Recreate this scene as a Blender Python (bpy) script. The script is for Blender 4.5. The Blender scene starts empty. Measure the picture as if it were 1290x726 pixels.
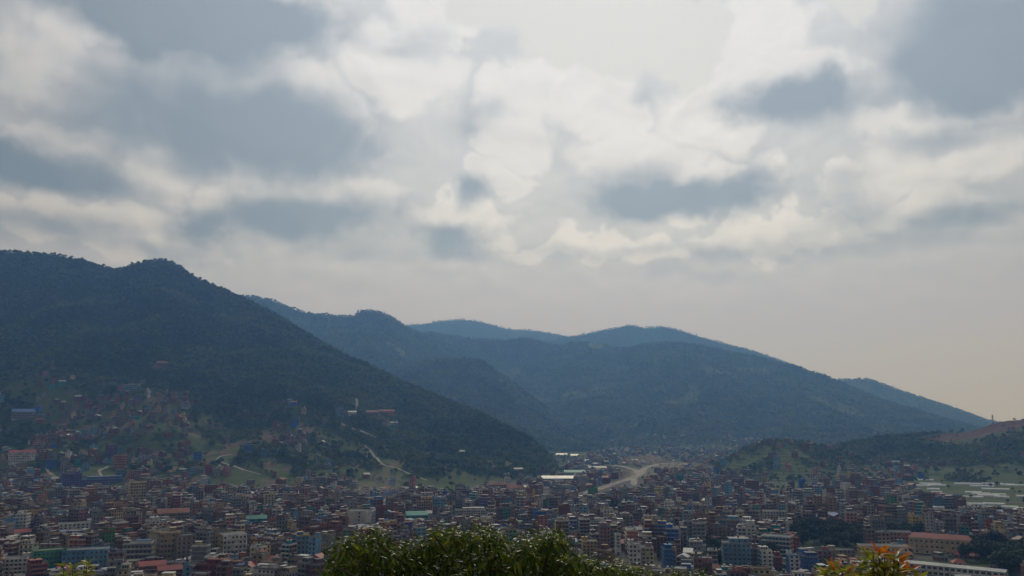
import bpy, math, random
import numpy as np
from mathutils import Vector
random.seed(7); rng = np.random.default_rng(11)
R_ = math.radians
scene = bpy.context.scene
col = scene.collection

# ------------------------------------------------------------------ camera
F_PX, CX, CY, HORIZON = 1075.0, 645.0, 363.0, 530.0      # photograph is 1290 x 726
CAM_H = 104.0                                            # metres above the valley floor
PITCH = math.atan((HORIZON - CY) / F_PX)
cam_d = bpy.data.cameras.new('camera'); cam = bpy.data.objects.new('camera', cam_d); col.objects.link(cam)
cam_d.sensor_width = 36; cam_d.lens = 36 * F_PX / 1290
cam_d.clip_start = 0.1; cam_d.clip_end = 60000
cam.location = (0, 0, CAM_H); cam.rotation_euler = (math.pi / 2 + PITCH, 0, 0)
scene.camera = cam

# ------------------------------------------------------------------ render / exposure
scene.view_settings.view_transform = 'Standard'; scene.view_settings.look = 'None'
scene.view_settings.gamma = 1; scene.view_settings.exposure = 0.12
scene.view_settings.use_curve_mapping = False
scene.render.engine = 'CYCLES'
cy = scene.cycles
cy.max_bounces = 5; cy.diffuse_bounces = 2; cy.glossy_bounces = 2; cy.volume_bounces = 0
cy.transmission_bounces = 2; cy.transparent_max_bounces = 8
cy.use_denoising = True

# ------------------------------------------------------------------ sun
SUN_AZ, SUN_EL = R_(7), R_(38)
sun_dir = Vector((math.sin(SUN_AZ) * math.cos(SUN_EL), math.cos(SUN_AZ) * math.cos(SUN_EL), math.sin(SUN_EL)))
sl = bpy.data.lights.new('sun', 'SUN'); sun = bpy.data.objects.new('sun', sl); col.objects.link(sun)
sl.energy = 1.0; sl.angle = R_(10); sl.color = (1, .97, .91)
sun.rotation_euler = (-sun_dir).to_track_quat('-Z', 'Y').to_euler()
sun.location = (0, 0, 300)

# ------------------------------------------------------------------ node helpers
class NT:
    def __init__(s, tree): s.t = tree; s.n = tree.nodes; s.l = tree.links
    def new(s, kind, **kw):
        n = s.n.new(kind)
        for k, v in kw.items(): setattr(n, k, v)
        return n
    def put(s, sock, v):
        if isinstance(v, bpy.types.NodeSocket): s.l.new(v, sock)
        elif v is not None: sock.default_value = v
    def math(s, op, a, b=None, c=None, clamp=False):
        n = s.new('ShaderNodeMath', operation=op, use_clamp=clamp)
        s.put(n.inputs[0], a); s.put(n.inputs[1], b); s.put(n.inputs[2], c)
        return n.outputs[0]
    def vmath(s, op, a, b=None, out=0):
        n = s.new('ShaderNodeVectorMath', operation=op)
        s.put(n.inputs[0], a)
        if b is not None: s.put(n.inputs['Scale'] if op == 'SCALE' else n.inputs[1], b)
        return n.outputs['Value'] if op in ('LENGTH', 'DOT_PRODUCT') else n.outputs[0]
    def noise(s, vec, scale, detail=4, rough=.5, out='Fac', dist=0):
        n = s.new('ShaderNodeTexNoise')
        if vec is not None: s.put(n.inputs['Vector'], vec)
        n.inputs['Scale'].default_value = scale; n.inputs['Detail'].default_value = detail
        n.inputs['Roughness'].default_value = rough; n.inputs['Distortion'].default_value = dist
        return n.outputs[out]
    def maprange(s, v, a, b, c=0, d=1, smooth=True):
        n = s.new('ShaderNodeMapRange', interpolation_type='SMOOTHSTEP' if smooth else 'LINEAR')
        s.put(n.inputs['Value'], v)
        for k, x in zip(('From Min', 'From Max', 'To Min', 'To Max'), (a, b, c, d)): s.put(n.inputs[k], x)
        return n.outputs[0]
    def mix(s, f, a, b):
        n = s.new('ShaderNodeMix', data_type='RGBA')
        s.put(n.inputs[0], f); s.put(n.inputs[6], a); s.put(n.inputs[7], b)
        return n.outputs[2]
    def ramp(s, f, stops):
        n = s.new('ShaderNodeValToRGB'); e = n.color_ramp.elements
        while len(e) < len(stops): e.new(.5)
        for q, (p, c) in zip(e, stops): q.position = p; q.color = (*c, 1)
        s.put(n.inputs[0], f)
        return n.outputs[0]
def c4(c): return (c[0], c[1], c[2], 1)

# ------------------------------------------------------------------ pixel -> direction
def pdir(u, v):
    u = np.asarray(u, float); v = np.asarray(v, float)
    X = u - CX; U = CY - v
    return X, F_PX * math.cos(PITCH) - U * math.sin(PITCH), F_PX * math.sin(PITCH) + U * math.cos(PITCH)
def slopes(u, v):
    X, Y, Z = pdir(u, v); return X / Y, Z / Y            # x/y and z/y of the ray
def project(x, y, z):
    dz = z - CAM_H
    f = y * math.cos(PITCH) + dz * math.sin(PITCH); up = -y * math.sin(PITCH) + dz * math.cos(PITCH)
    return CX + F_PX * x / f, CY - F_PX * up / f

# ------------------------------------------------------------------ world: broken cloud deck over a Nishita sky
world = bpy.data.worlds.new('World'); scene.world = world; world.use_nodes = True
w = NT(world.node_tree); w.n.clear()
def azel(u, v):
    X, Y, Z = pdir(u, v); return math.atan2(X, Y), math.atan2(Z, math.hypot(X, Y))
# cloud masses seen in the photograph: (u, v, half width, half height, thickness)
CLOUDS = [(120, 6, 170, 40, 1.05), (320, 40, 135, 42, 1.35), (215, 26, 110, 40, .7), (335, 160, 115, 58, .95), (215, 120, 110, 60, .5), (415, 190, 60, 36, .5), (55, 214, 120, 26, 1.05), (130, 150, 60, 46, .35), (390, 268, 115, 34, 1.15),
          (255, 280, 36, 24, .8), (575, 298, 70, 22, 1.0), (790, 226, 85, 34, .7), (865, 250, 135, 24, 1.2), (960, 222, 40, 30, .4), (1005, 132, 82, 38, 1.35), (470, 165, 45, 60, .35),
          (1235, 30, 110, 80, 1.05), (1260, 95, 110, 44, .7), (605, 240, 40, 24, .9), (540, 62, 55, 26, .55), (615, 142, 52, 30, .6), (700, 165, 40, 26, .4), (690, 100, 16, 12, .35), (815, 120, 22, 16, .4), (1165, 178, 90, 18, .65),
          (1070, 258, 42, 28, .6), (1165, 278, 60, 24, .6), (1230, 255, 60, 30, .35), (60, 290, 140, 20, .6), (235, 318, 60, 14, .5), (745, 322, 150, 16, .6), (960, 305, 130, 18, .55), (880, 345, 160, 12, .4), (480, 320, 60, 14, .4), (1120, 315, 120, 14, .4),
          (190, 170, 330, 200, .26), (1200, 190, 200, 160, .15)]
CLEAR = [(775, 28, 150, 78), (640, -5, 90, 50), (880, 60, 60, 60), (1085, -10, 60, 40)]      # gaps of thin bright veil
grp = bpy.data.node_groups.new('cloud_detail', 'ShaderNodeTree')
grp.interface.new_socket('Dir', in_out='INPUT', socket_type='NodeSocketVector')
grp.interface.new_socket('Billow', in_out='OUTPUT', socket_type='NodeSocketFloat')
g = NT(grp); gi = g.new('NodeGroupInput'); go = g.new('NodeGroupOutput'); D = gi.outputs[0]
s2 = g.new('ShaderNodeSeparateXYZ'); g.put(s2.inputs[0], D)
den = g.math('ADD', g.math('MAXIMUM', s2.outputs[2], .0), .16)
pl = g.new('ShaderNodeCombineXYZ'); g.put(pl.inputs[0], g.math('DIVIDE', s2.outputs[0], den)); g.put(pl.inputs[1], g.math('DIVIDE', s2.outputs[1], den))
n1 = g.noise(pl.outputs[0], 2.6, 3.5, .45, dist=.3)
n2 = g.noise(D, 11, 3.5, .45, dist=.4)
# folded noise gives rounded heads with creases between them
b1 = g.math('SUBTRACT', 1, g.math('MULTIPLY', g.math('ABSOLUTE', g.math('SUBTRACT', n1, .5)), 4.2))
b2 = g.math('SUBTRACT', 1, g.math('MULTIPLY', g.math('ABSOLUTE', g.math('SUBTRACT', n2, .5)), 4.2))
g.put(go.inputs[0], g.math('ADD', g.math('MULTIPLY', b1, .5), g.math('MULTIPLY', b2, .5)))

tc = w.new('ShaderNodeTexCoord'); GD = tc.outputs['Generated']
def billow(vec):
    n = w.new('ShaderNodeGroup'); n.node_tree = grp; w.put(n.inputs[0], vec); return n.outputs[0]
def azel_of(vec):
    sp = w.new('ShaderNodeSeparateXYZ'); w.put(sp.inputs[0], vec)
    cb = w.new('ShaderNodeCombineXYZ'); w.put(cb.inputs[0], w.math('ARCTAN2', sp.outputs[0], sp.outputs[1])); w.put(cb.inputs[1], w.math('ARCSINE', sp.outputs[2])); return cb.outputs[0]
wcol = w.vmath('SUBTRACT', w.noise(GD, 8, 5, .58, 'Color'), (.5, .5, .5))
AEs = azel_of(w.vmath('ADD', GD, w.vmath('MULTIPLY', wcol, (.15, .15, .09))))       # bodies: soft outlines, flat bases
AEc = azel_of(w.vmath('ADD', GD, w.vmath('SCALE', w.vmath('SUBTRACT', w.noise(GD, 12, 5, .55, 'Color'), (.5, .5, .5)), .14)))
def mass(AE, u, v, ru, rv, amp, lo, hi):
    a, e = azel(u, v)
    d = w.vmath('LENGTH', w.vmath('MULTIPLY', w.vmath('SUBTRACT', AE, (a, e, 0)), (F_PX / ru, F_PX / rv, 0)))
    return w.maprange(d, lo, hi, amp, 0)
S = None
for c_ in CLOUDS: b_ = mass(AEs, *c_, .2, 1.5); S = b_ if S is None else w.math('ADD', S, b_)
CAP = None                                                               # sunlit heads above the darker bases, with crisp outlines
for (u, v, ru, rv, amp) in [c_ for c_ in CLOUDS if c_[4] >= .5 and c_[3] < 60] + [(700, 140, 90, 50, 1), (560, 30, 70, 40, 1), (900, 170, 90, 60, 1), (960, 70, 70, 50, 1), (1180, 220, 90, 40, 1), (500, 120, 70, 60, 1), (640, 190, 70, 40, 1), (60, 110, 80, 60, 1), (180, 240, 50, 40, 1), (330, 225, 60, 20, 1), (760, 180, 60, 35, 1)]:
    b_ = mass(AEc, u + 8, v - .55 * rv, ru * 1.02, rv * .95 + 5, 1.0, .72, 1.12); CAP = b_ if CAP is None else w.math('MAXIMUM', CAP, b_)
CL = None
for (u, v, ru, rv) in CLEAR: b_ = mass(AEc, u, v, ru, rv, 1.0, .55, 1.25); CL = b_ if CL is None else w.math('MAXIMUM', CL, b_)
B0 = billow(GD); B1 = billow(w.vmath('NORMALIZE', w.vmath('ADD', GD, tuple(.026 * sun_dir))))
emb = w.math('SUBTRACT', B0, B1)
sx = w.new('ShaderNodeSeparateXYZ'); w.put(sx.inputs[0], GD); Z = sx.outputs[2]
deck = w.noise(w.vmath('MULTIPLY', GD, (1, 1, 2.6)), 2.6, 4, .5)
T0 = w.math('ADD', w.math('ADD', S, w.math('MULTIPLY', w.math('SUBTRACT', deck, .5), .5)), w.math('MULTIPLY', w.math('SUBTRACT', .45, B0), .45))
sd = w.vmath('DOT_PRODUCT', GD, tuple(sun_dir))
glow = w.maprange(sd, .70, .985)
skytex = w.new('ShaderNodeTexSky', sky_type='NISHITA'); skytex.sun_disc = False
skytex.sun_elevation = SUN_EL; skytex.sun_rotation = SUN_AZ; skytex.dust_density = 3; skytex.altitude = 1300
nish = w.vmath('SCALE', skytex.outputs[0], .05)
veil = w.mix(.12, w.mix(glow, (.40, .415, .43, 1), (.68, .70, .72, 1)), nish)     # thin bright veil, brighter round the sun
darkc = w.mix(glow, (.13, .17, .22, 1), (.28, .335, .40, 1))
brightc = w.mix(glow, (.41, .41, .435, 1), (.69, .70, .745, 1))
murk = (.405, .405, .535, 1)                                               # pale murk near the horizon
dk = w.maprange(T0, -.1, 1.15)
lay = w.mix(w.math('MULTIPLY', w.math('SUBTRACT', 1, CAP), .35), w.vmath('SCALE', brightc, 1.06), darkc)
cl = w.mix(w.math('MULTIPLY', dk, .95), lay, darkc)
rim = w.math('MULTIPLY', w.maprange(emb, -.6, .6, -1, 1, False), w.math('SUBTRACT', 1, w.math('MULTIPLY', dk, .72)))
cl = w.vmath('SCALE', cl, w.math('ADD', 1, w.math('MULTIPLY', rim, .13)))
gap = w.maprange(w.math('ADD', CL, w.math('MULTIPLY', w.math('SUBTRACT', B0, .45), -.5)), .28, .78)
cl = w.mix(gap, cl, veil)
fade = w.maprange(Z, .08, .21)                                           # contrast dies in the murk
c3 = w.mix(fade, murk, cl)
world.cycles.sampling_method = 'MANUAL'; world.cycles.sample_map_resolution = 256
c3 = w.vmath('SCALE', c3, w.maprange(sd, -.35, .72, .5, 1.0))            # an overcast sky dims away from the sun
bg = w.new('ShaderNodeBackground'); w.put(bg.inputs[0], c3); bg.inputs[1].default_value = 1.0
wo = w.new('ShaderNodeOutputWorld'); w.l.new(bg.outputs[0], wo.inputs[0])
#@@WORLD_END

# ================================================================== terrain functions
def _hash(ix, iy, seed):
    h = (ix.astype(np.int64) * 374761393 + iy.astype(np.int64) * 668265263 + seed * 974634541) & 0x7fffffff
    h = ((h ^ (h >> 13)) * 1274126177) & 0x7fffffff
    return ((h ^ (h >> 16)) & 0xffff) / 65535.0
def vnoise(x, y, seed=0):
    x = np.asarray(x, float); y = np.asarray(y, float)
    ix = np.floor(x); iy = np.floor(y); fx = x - ix; fy = y - iy
    fx = fx * fx * fx * (fx * (fx * 6 - 15) + 10); fy = fy * fy * fy * (fy * (fy * 6 - 15) + 10)
    a = _hash(ix, iy, seed); b = _hash(ix + 1, iy, seed); c = _hash(ix, iy + 1, seed); d = _hash(ix + 1, iy + 1, seed)
    return (a * (1 - fx) + b * fx) * (1 - fy) + (c * (1 - fx) + d * fx) * fy
def fbm(x, y, octv=4, seed=0, gain=.5):
    s = 0; a = 1; n = 0
    for k in range(octv):
        s = s + a * (vnoise(x * 2 ** k + 17.3 * k, y * 2 ** k - 9.1 * k, seed + k) * 2 - 1); n += a; a *= gain
    return s / n
def sstep(a, b, x):
    t = np.clip((x - a) / (b - a), 0, 1); return t * t * (3 - 2 * t)

def valley(x, y):
    x = np.asarray(x, float); y = np.asarray(y, float)
    r = np.hypot(x, y)
    base = 3.0 * fbm(x / 420, y / 420, 2, 3) * sstep(450, 900, r) + 22 * sstep(2500, 5200, y)
    hill = np.where(r < 3, 102.3, 102.3 - .43 * (r - 3))
    k = 14.0
    m = np.maximum(base, hill); dlt = np.abs(base - hill)
    return m + np.where(dlt < k, (k - dlt) ** 2 / (4 * k), 0)
def az_u(u): return (np.asarray(u, float) - CX) / (F_PX / math.cos(PITCH))     # x/y of a column near the horizon row

class Hill:
    """a hill given by its crest (seen against the sky), the distance of the crest and of the foot along each bearing"""
    def __init__(s, name, crest, rdist, fdist, back, prof, gully, gscale, seed, rough=0, terr=0):
        s.name = name
        c = np.array(crest, float); a, m = slopes(c[:, 0], c[:, 1])
        s.a = a; s.m = m; s.gully = gully; s.gscale = gscale; s.seed = seed; s.prof = prof; s.back = back; s.rough = rough; s.terr = terr
        r = np.array(rdist, float); f = np.array(fdist, float)
        s.ra, s.rv = az_u(r[:, 0]), r[:, 1]; s.fa, s.fv = az_u(f[:, 0]), f[:, 1]
        s.R0, s.R1 = a[0], a[-1]
    def crest(s, a):
        R = np.interp(a, s.ra, s.rv); return R, CAM_H + np.interp(a, s.a, s.m) * R
    def tval(s, x, y):
        y = np.maximum(y, 1.0); a = x / y
        R, Z = s.crest(a); Fd = np.interp(a, s.fa, s.fv)
        return a, R, Z, Fd, (y - Fd) / (R - Fd)
    def height(s, x, y):
        x = np.asarray(x, float); y = np.asarray(y, float)
        a, R, Z, Fd, t = s.tval(x, y)
        env = np.clip(4 * t * (1 - t), 0, 1) ** .7
        gx = x / s.gscale; gy = y / (s.gscale * 3.2)
        wv = fbm(gx + .4 * fbm(gx * .7, gy * 2, 2, s.seed + 40), gy, 4, s.seed)
        t2 = t + s.gully / (R - Fd) * wv * env
        tt = np.clip(t2, 0, 1)
        zf = valley(x, y)
        lin, pw = s.prof
        up = lin * tt + (1 - lin) * tt ** pw
        up = up + .075 * np.clip(env, 0, 1) * fbm(x / (s.gscale * .5), y / (s.gscale * .5), 3, s.seed + 9)
        zfront = zf + (Z - zf) * up
        tb = np.clip((y - R) / s.back, 0, 1)
        zback = Z + (zf - Z) * (tb * tb * (3 - 2 * tb))
        z = np.where(t < 1, zfront, zback)
        if s.rough: z = z + s.rough * fbm(x / 60, y / 60, 3, s.seed + 21) * np.clip(env + .15, 0, 1)
        if s.terr:
            k = s.terr; q = (z + 3.5 * fbm(x / 45, y / 45, 2, 12)) / k; fl = np.floor(q); fr = q - fl
            z = np.where(t < 1, z + .55 * (sstep(.5, 1, fr) - fr) * k, z)
        # taper the ends of the crest into the ground
        e = np.minimum(sstep(s.R0 - .04, s.R0, a), 1 - sstep(s.R1, s.R1 + .03, a))
        z = zf + (z - zf) * e
        return np.where((t <= -.02) | (y > R + s.back), zf - 3, z)

HILLS = {
 'near_left': Hill('wooded_hill', [(-260, 345), (-120, 322), (0, 319), (20, 319), (45, 321), (75, 323), (100, 328), (125, 336), (143, 340), (155, 340), (165, 335), (185, 330), (205, 328), (220, 334), (240, 348), (270, 362), (300, 374), (320, 383), (350, 400), (380, 418), (410, 436), (440, 452), (470, 465), (500, 480), (530, 492), (560, 505), (600, 521), (640, 541), (670, 558), (690, 577), (700, 590)],
      [(-260, 2500), (205, 2500), (320, 2450), (500, 2250), (600, 2060), (700, 1860)], [(-260, 1330), (0, 1330), (300, 1290), (450, 1360), (550, 1420), (650, 1520), (700, 1700)],
      1500, (.34, 1.85), 150, 330, 5, 4),
 'ridge_left': Hill('hill', [(150, 372), (318, 374), (340, 378), (365, 388), (385, 395), (420, 398), (445, 400), (452, 394), (470, 392), (485, 396), (500, 404), (512, 413), (540, 425), (570, 445), (610, 475)],
      [(150, 4300), (610, 4700)], [(150, 2700), (610, 3000)], 1800, (.55, 1.6), 240, 520, 17, 6),
 'spur': Hill('hill', [(470, 505), (500, 470), (530, 458), (560, 453), (590, 452), (610, 458), (640, 478), (670, 500), (700, 525), (735, 545), (760, 556)],
      [(470, 3700), (760, 3600)], [(470, 2700), (760, 2800)], 900, (.6, 1.4), 140, 330, 23, 6),
 'mid': Hill('hill', [(440, 470), (500, 430), (540, 419), (580, 425), (600, 428), (640, 430), (655, 427), (680, 430), (700, 437), (720, 433), (745, 432), (770, 438), (790, 440), (820, 434), (840, 432), (880, 436), (920, 444), (960, 452), (1000, 462), (1040, 475), (1075, 490), (1110, 505), (1140, 514), (1180, 526), (1215, 536), (1250, 544)],
      [(440, 5200), (700, 5000), (1000, 4500), (1250, 4200)], [(440, 3300), (800, 3150), (1000, 2900), (1250, 2900)], 1800, (.5, 1.5), 430, 480, 31, 6),
 'far_left': Hill('hill', [(440, 440), (510, 410), (530, 409), (555, 405), (580, 403), (600, 405), (640, 415), (660, 416), (680, 418), (715, 424), (800, 432)],
      [(440, 7300), (800, 7300)], [(440, 6200), (800, 6200)], 1600, (.6, 1.5), 300, 900, 37, 10),
 'far_mid': Hill('hill', [(640, 440), (700, 428), (740, 421), (760, 417), (780, 413), (795, 410), (810, 414), (835, 412), (860, 418), (900, 430), (940, 440), (965, 448), (1050, 480)],
      [(640, 6400), (1050, 6400)], [(640, 5400), (1050, 5400)], 1800, (.6, 1.5), 260, 800, 41, 8),
 'far_right': Hill('hill', [(1000, 490), (1040, 480), (1075, 479), (1095, 478), (1110, 484), (1140, 495), (1180, 508), (1210, 518), (1245, 531), (1290, 541)],
      [(1000, 5800), (1290, 5600)], [(1000, 4800), (1290, 4600)], 1800, (.6, 1.5), 260, 700, 43, 8),
 'right': Hill('bare_topped_hill', [(1030, 576), (1050, 567), (1080, 558), (1110, 553), (1150, 551), (1180, 548), (1215, 545), (1235, 540), (1250, 534), (1270, 530), (1290, 529), (1340, 526), (1450, 530), (1560, 545)],
      [(1030, 2050), (1180, 1950), (1290, 1850), (1560, 1800)], [(1030, 1800), (1120, 1600), (1290, 1400), (1560, 1350)], 700, (.35, 1.7), 60, 150, 53, 3),
 'mound': Hill('terraced_mound', [(905, 590), (920, 578), (940, 567), (960, 560), (980, 558), (1010, 559), (1040, 564), (1060, 570), (1085, 580), (1110, 590)],
      [(905, 1750), (1110, 1800)], [(905, 1590), (1000, 1500), (1110, 1600)], 330, (.75, 1.6), 18, 70, 61, 1.2, 5),
}
def terrain(x, y):
    z = valley(x, y)
    for h in HILLS.values(): z = np.maximum(z, h.height(x, y))
    return z
def hit(u, v, y0=300.0, y1=6500.0):
    """first ground point along the ray of a photo pixel"""
    a, m = slopes(u, v); ys = np.arange(y0, y1, 3.0)
    d = CAM_H + m * ys - terrain(a * ys, ys)
    k = np.argmax(d < 0)
    if not d[k] < 0: k = len(ys) - 1
    Y = ys[k]; return float(a * Y), float(Y), float(terrain(a * Y, Y))
def zat(x, y): return float(terrain(np.array([x]), np.array([y]))[0])

# ================================================================== object helpers
def link(name, data=None, parent=None, loc=None):
    o = bpy.data.objects.new(name, data); col.objects.link(o)
    if parent: o.parent = parent
    if loc is not None: o.location = loc
    return o
def tag(o, label=None, cat=None, group=None, kind=None):
    if label: o['label'] = label
    if cat: o['category'] = cat
    if group: o['group'] = group
    if kind: o['kind'] = kind
    return o
def np_mesh(name, co, faces4=None, faces3=None, mats=(), mi4=None, mi3=None, smooth=False):
    me = bpy.data.meshes.new(name)
    co = np.asarray(co, np.float32).reshape(-1, 3)
    f4 = np.zeros((0, 4), np.int32) if faces4 is None else np.asarray(faces4, np.int32).reshape(-1, 4)
    f3 = np.zeros((0, 3), np.int32) if faces3 is None else np.asarray(faces3, np.int32).reshape(-1, 3)
    n4, n3 = len(f4), len(f3)
    me.vertices.add(len(co)); me.vertices.foreach_set('co', co.ravel())
    me.loops.add(n4 * 4 + n3 * 3); me.loops.foreach_set('vertex_index', np.concatenate([f4.ravel(), f3.ravel()]).astype(np.int32))
    me.polygons.add(n4 + n3)
    me.polygons.foreach_set('loop_start', np.concatenate([np.arange(n4) * 4, n4 * 4 + np.arange(n3) * 3]).astype(np.int32))
    for m in mats: me.materials.append(m)
    if mi4 is not None or mi3 is not None:
        mi = np.concatenate([np.zeros(n4) if mi4 is None else mi4, np.zeros(n3) if mi3 is None else mi3]).astype(np.int32)
        me.polygons.foreach_set('material_index', mi)
    me.polygons.foreach_set('use_smooth', np.full(n4 + n3, smooth, bool))
    me.update(calc_edges=True); me.validate()
    return me
def grid_faces(nu, nv):
    i = np.arange((nu - 1) * (nv - 1)); r = i // (nv - 1); c = i % (nv - 1); b = r * nv + c
    return np.stack([b, b + nv, b + nv + 1, b + 1], 1)
def add_attr(me, name, vals):
    a = me.attributes.new(name, 'FLOAT', 'POINT'); a.data.foreach_set('value', np.asarray(vals, np.float32))

# ================================================================== materials
def material(name):
    m = bpy.data.materials.new(name); m.use_nodes = True
    n = NT(m.node_tree); b = m.node_tree.nodes['Principled BSDF']
    return m, n, b
def paint(name, c, rough=.8, wear=.5, metal=0, spec=.3, scale=.35):
    """weathered paint / masonry: blotches and vertical rain streaks"""
    m, n, b = material(name)
    geo = n.new('ShaderNodeNewGeometry'); P = geo.outputs['Position']
    n1 = n.noise(P, scale, 5, .6)
    mp = n.new('ShaderNodeMapping'); n.put(mp.inputs[0], P); mp.inputs['Scale'].default_value = (1.6, 1.6, .12)
    n2 = n.noise(mp.outputs[0], .9, 4, .6)
    f = n.maprange(n.math('MULTIPLY', n1, n2), .18, .36, wear, 0)
    oi = n.new('ShaderNodeObjectInfo')
    dirt = tuple(x * .42 + .02 for x in c)
    cc = n.mix(f, c4(c), c4(dirt))
    hs = n.new('ShaderNodeHueSaturation'); n.put(hs.inputs['Color'], cc)
    n.put(hs.inputs['Value'], n.maprange(n.noise(P, .045, 2), .3, .7, .75, 1.2))
    n.put(b.inputs['Base Color'], hs.outputs[0])
    b.inputs['Roughness'].default_value = rough; b.inputs['Metallic'].default_value = metal
    b.inputs['Specular IOR Level'].default_value = spec
    return m
WALLS = {'brick': (.21, .095, .068), 'cement': (.24, .23, .22), 'white': (.70, .68, .64), 'cream': (.66, .55, .36), 'beige': (.38, .30, .2),
         'ochre': (.42, .28, .10), 'pink': (.42, .22, .19), 'light blue': (.20, .34, .47), 'blue': (.04, .17, .48), 'teal': (.05, .30, .28),
         'orange': (.45, .17, .08), 'maroon': (.20, .045, .045), 'purple': (.16, .12, .30), 'grey': (.33, .34, .35), 'yellow': (.55, .42, .12), 'green': (.10, .27, .10),
         'grey brick': (.17, .12, .10)}
ROOFS = {'concrete': (.18, .175, .17), 'red tin': (.27, .040, .032), 'blue tin': (.05, .13, .38), 'grey tin': (.42, .43, .44), 'green tin': (.04, .26, .20), 'orange tile': (.30, .13, .08), 'rusty tin': (.20, .095, .06)}
M = {}
for k, c in WALLS.items(): M[k] = paint('wall_' + k.replace(' ', '_'), tuple(max(.02, (q + (q - sum(c) / 3) * .35)) * .98 for q in c), .85, .65)
for k, c in ROOFS.items(): M['r ' + k] = paint('roof_' + k.replace(' ', '_'), c, .85 if k in ('concrete', 'orange tile') else .6, .5, 0, .25)
M['shiny'] = paint('bare_zinc_sheet', (.50, .51, .52), .52, .45, .12, .45)
M['trim'] = paint('trim_pale', (.36, .35, .33), .8, .5)
M['tank'] = paint('tank_black', (.03, .03, .035), .4, .2)
M['tankw'] = paint('tank_white', (.62, .62, .6), .45, .2)
m, n, b = material('window_glass'); b.inputs['Base Color'].default_value = (.018, .021, .026, 1); b.inputs['Roughness'].default_value = .18; M['glass'] = m
m, n, b = material('bark'); n.put(b.inputs['Base Color'], n.ramp(n.noise(None, 9, 5), [(.3, (.05, .035, .022)), (.7, (.14, .1, .07))])); b.inputs['Roughness'].default_value = .9; M['bark'] = m
WKEYS = list(M.keys()); MLIST = [M[k] for k in WKEYS]; MI = {k: i for i, k in enumerate(WKEYS)}

def leafmat(name, stops, rough=.55, spec=.4, trans=.0):
    m, n, b = material(name)
    oi = n.new('ShaderNodeObjectInfo'); geo = n.new('ShaderNodeNewGeometry')
    stand = n.maprange(n.noise(oi.outputs['Location'], .0075, 4, .6), .34, .66, -.42, .42)     # stands of different species
    f = n.math('ADD', n.math('ADD', n.math('MULTIPLY', oi.outputs['Random'], .6), n.math('MULTIPLY', geo.outputs['Random Per Island'], .4)), stand)
    c = n.ramp(f, stops); n.put(b.inputs['Base Color'], c)
    b.inputs['Roughness'].default_value = rough; b.inputs['Specular IOR Level'].default_value = spec
    if trans:
        tr = n.new('ShaderNodeBsdfTranslucent'); n.put(tr.inputs[0], n.vmath('MULTIPLY', c, (1.5, 1.6, .6)))
        mx = n.new('ShaderNodeMixShader'); mx.inputs[0].default_value = trans
        n.l.new(b.outputs[0], mx.inputs[1]); n.l.new(tr.outputs[0], mx.inputs[2])
        n.l.new(mx.outputs[0], m.node_tree.nodes['Material Output'].inputs[0])
    return m
M['forest'] = leafmat('forest_leaf', [(.05, (.022, .042, .014)), (.4, (.045, .082, .022)), (.7, (.085, .125, .032)), (1, (.13, .155, .05))], .6, .2, .2)
M['treeleaf'] = leafmat('tree_leaf', [(.1, (.014, .028, .011)), (.5, (.022, .042, .015)), (1, (.042, .065, .022))], .6, .2, .12)

# land: forest floor / meadow / bare earth by attributes
def landmat(name, bare=(.125, .092, .062)):
    m, n, b = material(name)
    geo = n.new('ShaderNodeNewGeometry'); P = geo.outputs['Position']
    def at(k): a = n.new('ShaderNodeAttribute'); a.attribute_name = k; return a.outputs['Fac']
    n1 = n.noise(P, .012, 6, .6); n2 = n.noise(P, .07, 5, .65)
    forest = n.ramp(n2, [(.25, (.020, .036, .014)), (.75, (.045, .07, .026))])
    grass = n.ramp(n.math('ADD', n.math('MULTIPLY', n1, .6), n.math('MULTIPLY', n2, .4)), [(.3, (.042, .064, .020)), (.5, (.068, .094, .028)), (.7, (.11, .108, .045))])
    earth = n.ramp(n2, [(.3, tuple(x * .6 for x in bare)), (.7, tuple(x * 1.35 for x in bare))])
    c = n.mix(n.maprange(n.math('ADD', at('grass'), n.math('MULTIPLY', n.math('SUBTRACT', n2, .5), .8)), .35, .65), forest, grass)
    c = n.mix(n.maprange(n.math('ADD', at('earth'), n.math('MULTIPLY', n.math('SUBTRACT', n2, .5), .9)), .35, .65), c, earth)
    n.put(b.inputs['Base Color'], c); b.inputs['Roughness'].default_value = .95; b.inputs['Specular IOR Level'].default_value = .1
    bp = n.new('ShaderNodeBump'); bp.inputs['Strength'].default_value = .5; bp.inputs['Distance'].default_value = 2.0
    n.put(bp.inputs['Height'], n2); n.put(b.inputs['Normal'], bp.outputs[0])
    return m
M['land'] = landmat('land'); M['redland'] = landmat('red_land', (.105, .060, .045))
M['town'] = landmat('town_ground', (.10, .088, .075))
M['road'] = paint('dusty_road', (.34, .30, .25), .95, .35, 0, .1, .05)

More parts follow.
